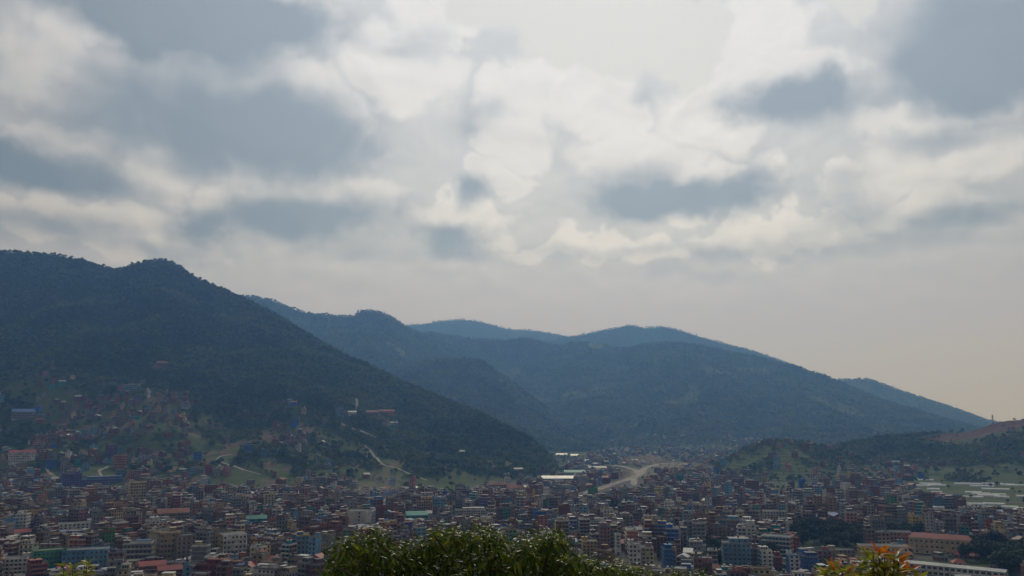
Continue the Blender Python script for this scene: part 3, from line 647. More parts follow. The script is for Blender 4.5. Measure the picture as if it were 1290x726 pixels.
# ---- the buildings one can name: (u centre, v base, width px, height px, spec, label)
LM = [
 # right foreground
 (1189, 699, 68, 24, dict(wall='cream', side='cream', trim='white', floors=3, roof='r red tin', rh=3.2, hip=3, d=14, ang=-.10, bay=3.6, big=1, cat='school'), 'long cream three-storey school with a red hipped roof beside dark trees'),
 (1206, 728, 112, 15, dict(wall='white', side='white', trim='white', floors=2, roof='r grey tin', rh=1.2, d=10, ang=-.22, bay=3.6, winw=2.6, winh=1.9, big=1, cat='building'), 'long low white two-storey block with rows of wide openings'),
 (1115, 708, 54, 20, dict(wall='cream', side='pink', trim='white', floors=3, d=13, ang=.25, bay=3.0, balcony=True, big=1, cat='building', stair=False, tinshed=False), 'cream and pink three-storey block behind the orange-leaved shrub'),
 (1210, 714, 14, 8, dict(wall='white', side='white', trim='white', floors=1, roof='r red tin', rh=2.6, hip=4, d=8, ang=.2, big=1, cat='pavilion'), 'small white pavilion with a pointed red roof among trees'),
 (1258, 699, 40, 12, dict(wall='cream', side='beige', trim='cream', floors=2, d=11, ang=-.3, bay=4.5, stair=False, tank=False, tinshed=False, stubs=False, big=1, cat='building'), 'low wide cream block with a flat roof beside the school'),
 (1221, 704, 26, 8, dict(wall='pink', side='brick', floors=1, roof='r red tin', rh=2.2, d=9, ang=-.2, cat='shed'), 'low red-roofed shed below the cream school'),
 (1186, 669, 13, 9, dict(wall='white', side='white', trim='white', floors=3, d=10, ang=.3), 'plain white three-storey house behind the cream school'),
 # centre right
 (930, 718, 32, 33, dict(wall='light blue', side='light blue', trim='grey', floors=6, d=14, ang=.12, bay=2.7, balcony=False, stair=True, tinshed=False, big=1, cat='building'), 'broad pale blue six-storey block with a stair room on top'),
 (901, 692, 15, 14, dict(wall='white', side='cement', floors=3, roof='r red tin', rh=2.6, d=9, ang=.3), 'white house with a bright red pitched roof near the pale blue block'),
 (982, 703, 34, 26, dict(wall='light blue', side='orange', trim='white', floors=5, d=12, ang=-.25, balcony=True), 'blue-fronted five-storey house with white balconies beside the dark grove'),
 (966, 719, 13, 25, dict(wall='white', side='light blue', trim='white', floors=5, d=10, ang=.3, balcony=True), 'narrow white five-storey house with balconies beside a maroon house'),
 (979, 719, 12, 18, dict(wall='maroon', side='maroon', trim='pink', floors=3, d=10, ang=.2), 'maroon three-storey house against the narrow white one'),
 (1001, 724, 12, 24, dict(wall='white', side='blue', trim='light blue', floors=5, d=10, ang=.25), 'white and blue five-storey house ending the slanting row'),
 (1022, 721, 17, 20, dict(wall='blue', side='blue', trim='cement', floors=4, d=10, ang=.3), 'strong blue four-storey house in the slanting row'),
 (1039, 714, 17, 20, dict(wall='pink', side='brick', trim='cement', floors=4, d=10, ang=.3, balcony=True), 'pink four-storey house with balconies in the slanting row'),
 (1062, 706, 28, 13, dict(wall='beige', side='beige', trim='trim', floors=3, d=10, ang=.3), 'wide beige three-storey house at the top of the slanting row'),
 (1012, 617, 8, 11, dict(wall='blue', side='blue', trim='blue', floors=4, d=11, ang=.2), 'vivid blue tall house below the terraced mound'),
 (965, 609, 8, 9, dict(wall='yellow', side='yellow', floors=4, d=11, ang=.2), 'yellow tall house below the terraced mound'),
 (1026, 608, 8, 10, dict(wall='white', side='cream', floors=4, d=11, ang=.2), 'white tall house of a pair below the terraced mound'),
 (1035, 607, 7, 9, dict(wall='cream', side='cream', floors=4, d=11, ang=.1), 'cream tall house of a pair below the terraced mound'),
 (978, 657, 28, 13, dict(wall='white', side='grey', trim='white', floors=4, d=14, ang=.15, balcony=True, big=1, cat='building'), 'wide pale block with white floor bands facing the long field strip'),
 (996, 674, 6, 14, dict(wall='white', side='white', trim='white', floors=5, d=9, ang=.2), 'slim white tower house at the edge of the dark grove'),
 # centre
 (800, 719, 14, 32, dict(wall='white', side='white', trim='white', floors=6, d=11, ang=.12, bay=2.2, balcony=False), 'white six-storey house with a regular grid of windows'),
 (816, 716, 14, 26, dict(wall='cream', side='pink', trim='white', floors=5, d=11, ang=.12, bay=2.4), 'pinkish cream five-storey house beside the white six-storey one'),
 (842, 719, 11, 27, dict(wall='blue', side='light blue', trim='light blue', floors=5, d=10, ang=.2), 'narrow blue tower house near the cream and white pair'),
 (779, 699, 6, 20, dict(wall='white', side='white', trim='white', floors=6, d=8, ang=.1, sidewin=False, bay=9, stair=False), 'slim blank white tower behind the leafy tree'),
 (743, 699, 18, 17, dict(wall='ochre', side='yellow', trim='cream', floors=4, d=11, ang=.1), 'ochre yellow four-storey house behind the leafy tree'),
 (724, 598, 26, 5, dict(wall='cement', side='cement', floors=1, fh=4.5, roof='r green tin', rh=4, d=26, ang=.1, big=1, cat='warehouse', bay=6), 'warehouse with a sea-green roof at the foot of the wooded spur'),
 (703, 606, 40, 6, dict(wall='cement', side='cement', floors=1, fh=4.5, roof='shiny', rh=4, d=26, ang=.06, big=1, cat='warehouse', bay=6), 'long warehouse with a pale shiny roof below the sea-green one'),
 (708, 575, 14, 4, dict(wall='white', side='cement', floors=1, fh=4.5, roof='shiny', rh=4, d=30, ang=-.1, big=1, cat='warehouse', bay=6), 'far pale-roofed shed in the fields past the spur, nearer the spur'),
 (724, 576, 10, 4, dict(wall='white', side='cement', floors=1, fh=4.5, roof='shiny', rh=4, d=26, ang=.1, big=1, cat='warehouse', bay=6), 'far small pale-roofed shed in the fields past the spur'),
 (753, 592, 22, 5, dict(wall='beige', side='beige', floors=1, fh=4.5, roof='r grey tin', rh=3, d=26, ang=.1, big=1, cat='warehouse', bay=6), 'wide grey-roofed shed beside the dusty road'),
 (747, 623, 11, 6, dict(wall='green', side='green', trim='green', floors=3, d=10, ang=.2), 'dark green box-like house at the near end of the dusty road'),
 (857, 609, 7, 10, dict(wall='teal', side='teal', trim='teal', floors=5, d=12, ang=.2), 'tall teal house past the dusty road'),
 # left centre
 (454, 666, 30, 22, dict(wall='white', side='grey', trim='white', floors=5, d=15, ang=-.30, sidewin=True, bay=12, balcony=False, big=1, cat='building'), 'big white block with a blank wall and a maroon shed behind the leafy tree'),
 (524, 657, 26, 10, dict(wall='teal', side='teal', floors=2, fh=3.4, roof='r green tin', rh=3.5, d=16, ang=.1, big=1, cat='hall'), 'wide hall with a teal green roof behind the leafy tree'),
 (592, 652, 36, 9, dict(wall='white', side='grey', trim='white', floors=3, d=14, ang=.1, balcony=True, big=1, cat='building'), 'long pale three-storey block behind the leafy tree'),
 (627, 615, 22, 6, dict(wall='beige', side='brick', floors=2, roof='r orange tile', rh=4, d=14, ang=.1), 'orange-roofed long house below the wooded spur'),
 (648, 619, 18, 6, dict(wall='cream', side='brick', floors=2, roof='r orange tile', rh=4, d=14, ang=.0), 'smaller orange-roofed house below the wooded spur'),
 (337, 638, 12, 15, dict(wall='cream', side='cream', trim='cream', floors=5, d=11, ang=.2), 'cream five-storey house below the terraced slope'),
 (290, 704, 28, 30, dict(wall='white', side='ochre', trim='white', floors=5, d=14, ang=.22, balcony=True, bay=2.8, big=1, cat='building'), 'white five-storey block with balconies and ochre sides'),
 (379, 704, 15, 29, dict(wall='light blue', side='blue', trim='yellow', floors=5, d=11, ang=.1), 'blue five-storey house with yellow floor bands'),
 (321, 660, 24, 10, dict(wall='teal', side='cement', floors=2, roof='r green tin', rh=3, d=13, ang=.05), 'green-roofed low house in the town below the slope'),
 # left
 (207, 710, 21, 38, dict(wall='beige', side='cement', trim='cream', floors=6, d=12, ang=.22, bay=2.5, balcony=False), 'tall beige six-storey house with pale window bands'),
 (229, 710, 22, 34, dict(wall='beige', side='beige', trim='cement', floors=6, d=12, ang=.22, bay=2.8, balcony=True), 'tall beige six-storey house with balconies'),
 (170, 711, 32, 26, dict(wall='cement', side='cement', trim='white', floors=4, d=14, ang=-.15, balcony=True, tinshed=True, tinm='r blue tin', stair=True, big=1, cat='building'), 'wide grey four-storey block with pale floor bands and a blue tin shed'),
 (188, 722, 30, 11, dict(wall='brick', side='brick', floors=2, roof='r red tin', rh=2.4, d=12, ang=.12, cat='shed'), 'long red tin roof over brick, beside the wide grey block'),
 (212, 727, 30, 11, dict(wall='brick', side='brick', floors=2, roof='r red tin', rh=2.4, d=12, ang=.12, cat='shed'), 'long red tin roof over brick, in front of the tall beige houses'),
 (55, 719, 36, 25, dict(wall='teal', side='white', trim='green', floors=4, d=15, ang=.12, balcony=True, bay=2.6, big=1, cat='building'), 'wide dark teal four-storey block with a white end wall'),
 (103, 717, 50, 24, dict(wall='light blue', side='grey', trim='light blue', floors=4, d=16, ang=-.08, bay=2.7, big=1, cat='building', balcony=False), 'broad grey-blue four-storey block beside the teal one'),
 (42, 733, 18, 22, dict(wall='maroon', side='brick', trim='pink', floors=4, d=11, ang=.25, balcony=True), 'maroon house with pink balconies in front of the teal block'),
 (15, 724, 28, 20, dict(wall='white', side='cement', trim='white', floors=4, d=12, ang=-.2, balcony=True), 'white house with balconies beside the teal block'),
 (92, 670, 38, 11, dict(wall='white', side='grey', trim='white', floors=3, d=14, ang=.1, bay=3.4, big=1, cat='building'), 'long white three-storey block in the old brick quarter'),
 (215, 655, 36, 9, dict(wall='beige', side='brick', floors=2, fh=3.6, roof='r orange tile', rh=4, d=18, ang=.1, big=1, cat='hall'), 'wide hall with a faded orange roof'),
 (27, 678, 24, 7, dict(wall='brick', side='brick', floors=2, roof='r red tin', rh=2.6, d=12, ang=.1), 'brick house with a wide red tin roof in the old quarter'),
 (86, 621, 19, 34, dict(wall='purple', side='blue', trim='purple', floors=8, d=22, ang=.2, big=1, cat='tower block', bay=3, fh=3.3), 'tall purple-blue tower block at the foot of the hill'),
 (122, 613, 54, 10, dict(wall='purple', side='blue', trim='light blue', floors=3, d=18, ang=.05, big=1, cat='building', fh=3.6), 'long low purple-blue wing beside the tall tower block'),
 (26, 528, 25, 15, dict(wall='grey', side='grey', floors=3, fh=4.5, roof='r blue tin', rh=6, d=22, ang=.1, big=1, cat='building'), 'hillside building with a big bright blue roof under the forest'),
 (25, 583, 29, 15, dict(wall='white', side='white', trim='white', floors=4, roof='r red tin', rh=4, d=16, ang=.1, big=1, cat='building', bay=3), 'white four-storey block with a red roof at the foot of the hill'),
 (62, 590, 11, 11, dict(wall='blue', side='blue', floors=4, d=14, ang=.2), 'cube-shaped blue house below the red-roofed white block'),
 (138, 579, 12, 17, dict(wall='purple', side='maroon', trim='maroon', floors=6, d=13, ang=.2), 'purple six-storey house with a maroon top on the slope'),
 (149, 590, 14, 17, dict(wall='orange', side='beige', trim='beige', floors=5, d=13, ang=.2), 'orange-beige five-storey house on the slope beside the purple one'),
 (165, 606, 12, 13, dict(wall='pink', side='pink', floors=5, d=13, ang=.2), 'pink five-storey house at the foot of the hill'),
 (150, 602, 10, 9, dict(wall='light blue', side='light blue', floors=4, d=12, ang=.2), 'light blue house at the foot of the hill beside a pink one'),
 (170, 634, 18, 26, dict(wall='beige', side='cream', trim='cream', floors=7, d=14, ang=.2, bay=3), 'tall beige seven-storey house where the town meets the slope'),
 (165, 492, 18, 10, dict(wall='light blue', side='light blue', trim='white', floors=3, fh=3.6, d=16, ang=.2, big=1, cat='building'), 'lone light blue block high on the hill under the forest'),
 (312, 571, 10, 11, dict(wall='blue', side='blue', floors=4, d=14, ang=.2), 'vivid blue house on the terraces above the zigzag path'),
 (333, 575, 10, 9, dict(wall='light blue', side='blue', floors=4, d=14, ang=.1), 'paler blue house on the terraces near the vivid blue one'),
 (247, 582, 10, 13, dict(wall='blue', side='light blue', floors=4, d=14, ang=.1), 'blue house at the bend of the zigzag path'),
 (487, 522, 19, 6, dict(wall='pink', side='brick', floors=2, roof='r red tin', rh=4, d=14, ang=.0), 'long red-roofed house in the hamlet under the forest'),
 (468, 524, 14, 7, dict(wall='brick', side='brick', floors=2, roof='r red tin', rh=4, d=14, ang=.1), 'shorter red-roofed house in the hamlet under the forest'),
 (443, 524, 10, 6, dict(wall='white', side='white', floors=2, roof='shiny', rh=3, d=12, ang=.1), 'white shiny-roofed house in the hamlet under the forest'),
 (427, 523, 9, 10, dict(wall='light blue', side='grey', floors=3, d=13, ang=.2), 'pale blue house at the edge of the hamlet under the forest'),
 (203, 462, 12, 6, dict(wall='brick', side='brick', floors=2, roof='r orange tile', rh=4, d=14, ang=.1), 'highest house on the hill, terracotta, in a forest clearing'),
]
specs = []; used_pts = []
for i, (u, vb, wp, hp, kw, label) in enumerate(LM):
    x_, y_, z_ = hit(u, vb)
    wm_ = wp * y_ / (F_PX * 1.0); hm = hp * y_ / F_PX
    s = make_spec(9000 + i, **{**dict(balcony=False, tinshed=False, stubs=False, roof='flat', winw=1.6, winh=1.65, sidewin=True), **kw})
    s['w'] = wm_; s['x'], s['y'], s['z'] = x_, y_ + s['d'] * .3, z_ - .3
    extra = (s.get('rh', 2.4) + .2) if s['roof'] != 'flat' else (s['parh'] + .3)
    if 'fh' not in kw: s['fh'] = max(2.5, min(4.2, (hm - extra) / s['floors']))
    s['ang'] += -math.atan2(x_, y_)
    s['label'] = label; s['land'] = True; s.setdefault('cat', 'house')
    specs.append(s); used_pts.append((s['x'], s['y'], max(s['w'], s['d']) * .62))
UP = np.array(used_pts)
VIEW = np.array([(CX + s['x'] / s['y'] * F_PX, s['y'], s['w'] * .5 / s['y'] * F_PX, LM[i][1] - .22 * LM[i][3]) for i, s in enumerate(specs)]
    + [(float(project(q[0], q[1], 0)[0]), q[1], 9, float(project(q[0], q[1], zat(*q))[1]) + .5) for R0_ in ROADS[:3] for q in R0_[::2]]
    + [(u, hit(u, v)[1], wp / 2, v) for (u, v, wp) in TUN])

# ---- the rest of the town: jittered plots aligned street by street
grovehit = []
RP = np.concatenate(ROADS)
def town_points(Y0, Y1, cell):
    ys = np.arange(Y0, Y1, cell); P = []
    for yy in ys:
        half = yy * .645
        xs = np.arange(-half, half, cell)
        P.append(np.stack([xs + rng.uniform(-.5, .5, len(xs)) * cell * .5, yy + rng.uniform(-.5, .5, len(xs)) * cell * .5], 1))
    return np.concatenate(P)
PT = np.concatenate([town_points(545, 900, 12.6), town_points(900, 1500, 14.0), town_points(1500, 2100, 16.5), town_points(2100, 3300, 21)])
x, y = PT[:, 0], PT[:, 1]; u_ = CX + x / y * F_PX / math.cos(PITCH)
zt_ = terrain(x, y); zv_ = valley(x, y); onhill = zt_ > zv_ + 2.0
dens = np.full(len(x), .93)
dens *= np.where(y > 1350, .80, 1); dens *= np.where(y > 1700, .65, 1); dens *= np.where(y > 2300, .6, 1)
dens *= np.where(fbm(x / 110, y / 110, 3, 33) > .34, .15, 1)
dens *= np.where((u_ > 900) & (y > 1050), np.where(fbm(x / 80, y / 80, 3, 34) > .05, .25, .8), 1)
dens *= np.where((u_ > 1090) & (y > 1150), .42, 1)
dens *= np.where((u_ < 215) & (y > 1180), np.where(fbm(x / 90, y / 90, 3, 37) > .05, .3, .85), 1)
hd = np.zeros(len(x))
A = HILLS['near_left']; _, _, _, _, tA = A.tval(x, y)
hd = np.where((zt_ == A.height(x, y)) & (tA < .46), np.interp(tA, [0, .08, .2, .35, .46], [.9, .8, .62, .42, .06]) * np.where(fbm(x / 95, y / 60, 3, 35) > -.05, 1.7, .18) * np.where(u_ > 520, .12, 1), hd)
for (cu, cv, ex, ey, dn) in ((450, 521, 95, 45, .75), (415, 533, 55, 40, .5), (170, 510, 130, 60, .4), (110, 520, 120, 50, .4)):     # hamlets on the slope
    hx_, hy_, _ = hit(cu, cv); hd = np.where(((x - hx_) / ex) ** 2 + ((y - hy_) / ey) ** 2 < 1, np.maximum(hd, dn), hd)
hd = np.where((u_ > 905) & (u_ < 1110) & (y > 1480) & (y < 2000), .17, hd)
Rh = HILLS['right']; _, _, _, _, tR = Rh.tval(x, y)
hd = np.where((zt_ == Rh.height(x, y)), np.where(tR < .5, .30, .0), hd)
Mh = HILLS['mid']; _, _, _, _, tM = Mh.tval(x, y)
hd = np.where((zt_ == Mh.height(x, y)), np.where(tM < .22, .35, .02), hd)
dens = np.where(onhill, hd, dens)
dens *= 1 - plotmask(x, y, PLOTS) * .97; dens *= 1 - plotmask(x, y, GROVES)
keep = rng.random(len(x)) < dens
for k in np.nonzero(keep)[0]:
    if np.any((UP[:, 0] - x[k]) ** 2 + (UP[:, 1] - y[k]) ** 2 < (UP[:, 2] + 6) ** 2): keep[k] = False
    elif np.any((RP[:, 0] - x[k]) ** 2 + (RP[:, 1] - y[k]) ** 2 < 15 ** 2): keep[k] = False
x, y, zt_, u_, onhill = x[keep], y[keep], zt_[keep], u_[keep], onhill[keep]
ori = fbm(x / 260, y / 260, 2, 36) * 1.4
rest = []
for k in range(len(x)):
    kw = {}
    cell = 13 if y[k] < 900 else 14 if y[k] < 1500 else 17
    s = make_spec(k + 1)
    s['ang'] = float(ori[k]) + random.choice([0, 0, 0, math.pi / 2, -math.pi / 2]) + random.uniform(-.08, .08)
    s['x'], s['y'], s['z'] = float(x[k]), float(y[k]), float(zt_[k])
    if onhill[k] or y[k] > 1700: s['floors'] = min(s['floors'], random.choice([2, 2, 3, 3, 4]))
    if random.random() < (.035 if u_[k] < 1050 else .05) and s['roof'] != 'flat' and y[k] > 800: s['w'] *= 1.5; s['roof'] = 'shiny'
    s['big'] = 0; s['land'] = False
    # nothing in front stands so tall that it hides the named buildings
    d_ = math.hypot(s['x'], s['y']); uu = CX + s['x'] / s['y'] * F_PX; hwp = s['w'] * .6 / s['y'] * F_PX
    mm = (VIEW[:, 1] > s['y']) & (VIEW[:, 1] < s['y'] + 260) & (np.abs(VIEW[:, 0] - uu) < VIEW[:, 2] + hwp)
    lim0 = np.interp(uu, [0, 205, 240, 300, 480, 570, 640, 690, 705], [540, 545, 606, 611, 613, 613, 607, 596, 540])
    if not onhill[k] and project(s['x'], s['y'], s['z'] + s['floors'] * s['fh'] + 2)[1] < lim0:
        if random.random() < .9: continue
    if mm.any():
        lim = VIEW[mm, 3].max()
        while s['floors'] > 0 and project(s['x'], s['y'], s['z'] + s['floors'] * s['fh'] + (3.4 if s['roof'] == 'flat' and s['stair'] else 1.2))[1] < lim: s['floors'] -= 1
        if s['floors'] == 0: continue
    rest.append(s)

# ---- the 300 that show largest are single houses, the rest is one mass of roofs and walls
def shown(s):
    Hh = s['floors'] * s['fh']
    u, vt = project(s['x'], s['y'], s['z'] + Hh); _, vb = project(s['x'], s['y'], s['z'])
    if not (-15 < u < 1305) or vt > 722: return 0
    if 425 < u < 712 and vt > 668: return 0
    return s['w'] * min(vb - vt, 726 - vt) / s['y']
rest.sort(key=shown, reverse=True)
N_SINGLE = 300 - len(specs)
single = rest[:N_SINGLE]; far = rest[N_SINGLE:]
PLACES = [(s['x'], s['y'], p) for s, p in [(specs[i], p) for i, p in {0: 'the cream school', 1: 'the long low white block', 2: 'the cream and pink block', 7: 'the broad pale blue block', 9: 'the blue-fronted balcony house', 12: 'the slanting row', 20: 'the pale banded block', 22: 'the white six-storey house', 24: 'the narrow blue tower house', 34: 'the big blank white block', 36: 'the long pale block', 40: 'the white ochre-sided block', 41: 'the yellow-banded blue house', 43: 'the tall beige houses', 45: 'the wide grey block', 48: 'the wide teal block', 52: 'the long white block', 53: 'the faded orange hall', 54: 'the wide red tin roof', 25: 'the slim blank white tower', 26: 'the ochre yellow house', 4: 'the low wide cream block'}.items()]]
seen = {}
def describe(s):
    wall = CNAME.get(s['wall'], s['wall'])
    if s['roof'] == 'flat':
        t = 'a flat roof'
        if s['tinshed'] and not s.get('setback'): t = {'shiny': 'a shiny roof shed', 'r grey tin': 'a grey roof shed', 'r blue tin': 'a blue roof shed', 'r red tin': 'a red roof shed', 'r green tin': 'a green roof shed'}[s['tinm']]
        elif s['stubs']: t = 'rooftop column stubs'
        elif s['tank']: t = 'a black roof tank' if s['tankm'] == 'tank' else 'a white roof tank'
        elif s.get('setback'): t = 'a set-back top storey'
        elif s['stair']: t = 'a rooftop stair room'
    else: t = {'shiny': 'a shiny pitched roof', 'r grey tin': 'a grey pitched roof', 'r red tin': 'a red pitched roof', 'r blue tin': 'a blue pitched roof', 'r orange tile': 'an orange pitched roof', 'r rusty tin': 'a rusty pitched roof'}[s['roof']]
    pl_ = min(PLACES, key=lambda p: (p[0] - s['x']) ** 2 + (p[1] - s['y']) ** 2)[2]
    return f"{NUM[s['floors']]}-storey {wall} house with {t} near {pl_}"
for s in single: s['label'] = describe(s)
for s in specs: build_house(s, single_windows=(s['y'] < 800))
for s in single: build_house(s)
BR, PR, PO = [], [], []
for s in far:
    lod = 1 if s['y'] < 1150 else 2
    b_, p_, q_ = world_rows(s, lod); BR += b_; PO += q_; PR += p_
me = rows_mesh('town_houses', BR, PR, PO)
tag(link('town_houses', me), 'mass of small brick and painted houses filling the valley floor and lower slopes', 'houses', kind='stuff')
print('houses', len(specs), len(single), len(far), 'tris', len(me.loop_triangles) if False else sum(len(p.vertices) - 2 for p in me.polygons))

# ================================================================== polytunnels in the fields
m, n, b = material('polythene'); b.inputs['Base Color'].default_value = (.62, .64, .65, 1); b.inputs['Roughness'].default_value = .3; b.inputs['Specular IOR Level'].default_value = .6; M['poly'] = m
geo = n.new('ShaderNodeNewGeometry'); n.put(b.inputs['Base Color'], n.ramp(n.noise(geo.outputs['Position'], .25, 4), [(.3, (.45, .46, .46)), (.65, (.68, .69, .69))]))
def tunnel(L, Wd, Hh):
    pr = [(-Wd / 2, 0), (-Wd / 2, Hh * .5), (-Wd * .38, Hh * .8), (-Wd * .15, Hh * .98), (Wd * .15, Hh * .98), (Wd * .38, Hh * .8), (Wd / 2, Hh * .5), (Wd / 2, 0)]
    nx_ = max(3, int(L / 6)); co = []; np_ = len(pr)
    for i in range(nx_ + 1):
        k = 1 if i % 2 == 0 else .965
        for (yy, zz) in pr: co.append((-L / 2 + L * i / nx_, yy, zz * k - .4 * (zz == 0)))
    f = grid_faces(nx_ + 1, np_)
    c0 = len(co); ends = []
    for i0 in (0, nx_ * np_):
        for k in range(np_ // 2 - 1): ends.append((i0 + k, i0 + k + 1, i0 + np_ - 2 - k, i0 + np_ - 1 - k))
    return np_mesh('cover', co, f, None, [M['poly']]), np_mesh('end_wall', co, np.array(ends), None, [M['poly']])
for i, (u, v, wp) in enumerate(TUN):
    x_, y_, z_ = hit(u, v); L = wp * y_ / F_PX
    root = link('polytunnel', None, None, (x_, y_, z_)); root.rotation_euler.z = -math.atan2(x_, y_) * .6 + random.uniform(-.06, .03)
    a_, b__ = tunnel(L, 7.5, 3.4); link('cover', a_, root); link('end_wall', b__, root)
    if v == 583: tag(root, 'lone white polytunnel high on the wooded right-hand slope', 'polytunnel', 'white polytunnels in the fields')
    elif wp == 27: tag(root, 'long white polytunnel standing apart at the edge of the houses', 'polytunnel', 'white polytunnels in the fields')
    elif u == 1085: tag(root, 'small white polytunnel among houses beside the terraced mound', 'polytunnel', 'white polytunnels in the fields')
    else: tag(root, ('short' if wp < 17 else 'long' if wp > 22 else 'middle-length') + ' white plastic polytunnel in the green fields below the bare-topped hill', 'polytunnel', 'white polytunnels in the fields')

# mast on the bare hill
x_, y_ = 0, 0
a_, m_ = slopes(1251, 534); y_ = float(np.interp(az_u(1251), HILLS['right'].ra, HILLS['right'].rv)); x_ = float(a_ * y_); z_ = zat(x_, y_)
mast = tag(link('radio_mast', None, None, (x_, y_, z_)), 'thin lattice radio mast standing on the bare brown hilltop', 'mast')
for k in range(4):
    sx_, sy_ = ((-1, -1), (1, -1), (1, 1), (-1, 1))[k]
    co = []; 
    for (hz_, r_) in ((-1, 1.5), (19, .7)):
        for (dx, dy) in ((-.22, -.22), (.22, -.22), (.22, .22), (-.22, .22)): co.append((sx_ * r_ + dx, sy_ * r_ + dy, hz_))
    link('leg', np_mesh('leg', co, [(0, 1, 5, 4), (1, 2, 6, 5), (2, 3, 7, 6), (3, 0, 4, 7), (4, 5, 6, 7)], None, [M['cement']]), mast)
rows = []
for k in range(9):
    zz = 1 + k * 2.1; r_ = 1.5 - .8 * (zz + 1) / 20
    for (px, py, sx_, sy_) in ((0, -r_, 2 * r_, .2), (0, r_, 2 * r_, .2), (-r_, 0, .2, 2 * r_), (r_, 0, .2, 2 * r_)): rows.append((px, py, zz, sx_, sy_, .22, 0, MI['cement']))
link('cross_bracing', rows_mesh('cross_bracing', rows), mast)
link('antenna', rows_mesh('antenna', [(-.9, 0, 16, .4, .5, 2.4, 0, MI['tankw']), (.9, 0, 16, .4, .5, 2.4, 0, MI['tankw']), (0, 0, 19.01, .15, .15, 3, 0, MI['tankw'])]), mast)

# ================================================================== trees
def leaf_cloud(blobs, nl, size, seed, flat=.5):
    """leaf-clump faces spread through the outer volume of several lobes"""
    r = np.random.default_rng(seed); co = []; 
    vol = np.array([b_[3] ** 2 for b_ in blobs]); pick = r.choice(len(blobs), nl, p=vol / vol.sum())
    B = np.array(blobs)[pick]
    d = r.normal(size=(nl, 3)); d /= np.linalg.norm(d, axis=1)[:, None]; d[:, 2] = np.where(d[:, 2] < -.55, -d[:, 2], d[:, 2])
    rad = r.uniform(.62, 1.08, nl) ** .6
    p = B[:, :3] + d * (rad * B[:, 3])[:, None] * np.array([1, 1, .8])
    nrm = d * .8 + r.normal(size=(nl, 3)) * .6 + np.array([0, 0, .35]); nrm /= np.linalg.norm(nrm, axis=1)[:, None]
    t = np.cross(nrm, r.normal(size=(nl, 3))); t /= np.linalg.norm(t, axis=1)[:, None]; bt = np.cross(nrm, t)
    s = size * r.uniform(.6, 1.4, nl)[:, None]
    q = [p + t * s * 1.2, p + bt * s * .7 + nrm * s * .15, p - t * s * 1.2, p - bt * s * .7 + nrm * s * .15]
    return np.stack(q, 1).reshape(-1, 3), np.arange(nl * 4).reshape(-1, 4)
def lobes(seed, h, rad, n):
    r = random.Random(seed); out = [(0, 0, h * .62, rad * .75)]
    for k in range(n):
        a = k * 2.4 + r.uniform(-.4, .4); rr_ = rad * r.uniform(.35, .72); out.append((rr_ * math.cos(a), rr_ * math.sin(a), h * r.uniform(.42, .86), rad * r.uniform(.34, .52)))
    return out
def tube(path, radii, n=7):
    P = np.array(path, float); co = []; f = []
    for i in range(len(P)):
        t = P[min(i + 1, len(P) - 1)] - P[max(i - 1, 0)]; t /= np.linalg.norm(t)
        a = np.cross(t, (.3, .9, .2)); a /= np.linalg.norm(a); b_ = np.cross(t, a)
        for k in range(n): g_ = 2 * math.pi * k / n; co.append(P[i] + (a * math.cos(g_) + b_ * math.sin(g_)) * radii[i])
    for i in range(len(P) - 1):
        for k in range(n): f.append((i * n + k, i * n + (k + 1) % n, (i + 1) * n + (k + 1) % n, (i + 1) * n + k))
    return np.array(co), np.array(f)
def tubes(name, L, mat, n=7):
    cs, fs, off = [], [], 0
    for path, rd in L: a, f = tube(path, rd, n); cs.append(a); fs.append(f + off); off += len(a)
    return np_mesh(name, np.concatenate(cs), np.concatenate(fs), None, [mat], smooth=True)
TREES = []
for k in range(5):                                           # town trees
    hh, rd = [(9, 4.2), (11, 4.6), (8, 3.8), (13, 4.8), (10, 3.4)][k]
    lb = lobes(50 + k, hh, rd, 8); co, f = leaf_cloud(lb, 1500, .42, 60 + k)
    cr = np_mesh('crown', co, f, None, [M['treeleaf']])
    L = [([(0, 0, -1.5), (.1, 0, hh * .25), (0, .1, hh * .6)], [.32, .24, .1])]
    for q in lb[1:6]: L.append(([(0, 0, hh * .3), (q[0] * .5, q[1] * .5, (hh * .3 + q[2]) / 2), q[:3]], [.16, .11, .03]))
    TREES.append((tubes('trunk', L, M['bark'], 6), cr))
FOREST = []
for k in range(5):                                           # templates for the far woods (used through geometry nodes only)
    hh, rd = [(8, 3.6), (10, 4.2), (7, 3.8), (9, 3.2), (11, 3.0)][k]
    co, f = leaf_cloud(lobes(80 + k, hh, rd, 4), 85, 1.05, 90 + k)
    c2, f2 = tube([(0, 0, -2), (0, 0, hh * .5)], [.3, .15], 4)
    FOREST.append(np_mesh('wood_tree', np.concatenate([co, c2]), np.concatenate([f, f2 + len(co)]), None, [M['forest'], M['bark']], np.r_[np.zeros(len(f)), np.ones(len(f2))]))
tmpl = [bpy.data.objects.new('wood_tree', me_) for me_ in FOREST]
ng = bpy.data.node_groups.new('scatter_wood', 'GeometryNodeTree'); ng.is_modifier = True
ng.interface.new_socket('Geometry', in_out='INPUT', socket_type='NodeSocketGeometry'); ng.interface.new_socket('Geometry', in_out='OUTPUT', socket_type='NodeSocketGeometry')
gi = ng.nodes.new('NodeGroupInput'); go = ng.nodes.new('NodeGroupOutput'); jn = ng.nodes.new('GeometryNodeJoinGeometry')
for o in tmpl:
    oi = ng.nodes.new('GeometryNodeObjectInfo'); oi.inputs[0].default_value = o; oi.inputs['As Instance'].default_value = True; ng.links.new(oi.outputs['Geometry'], jn.inputs[0])
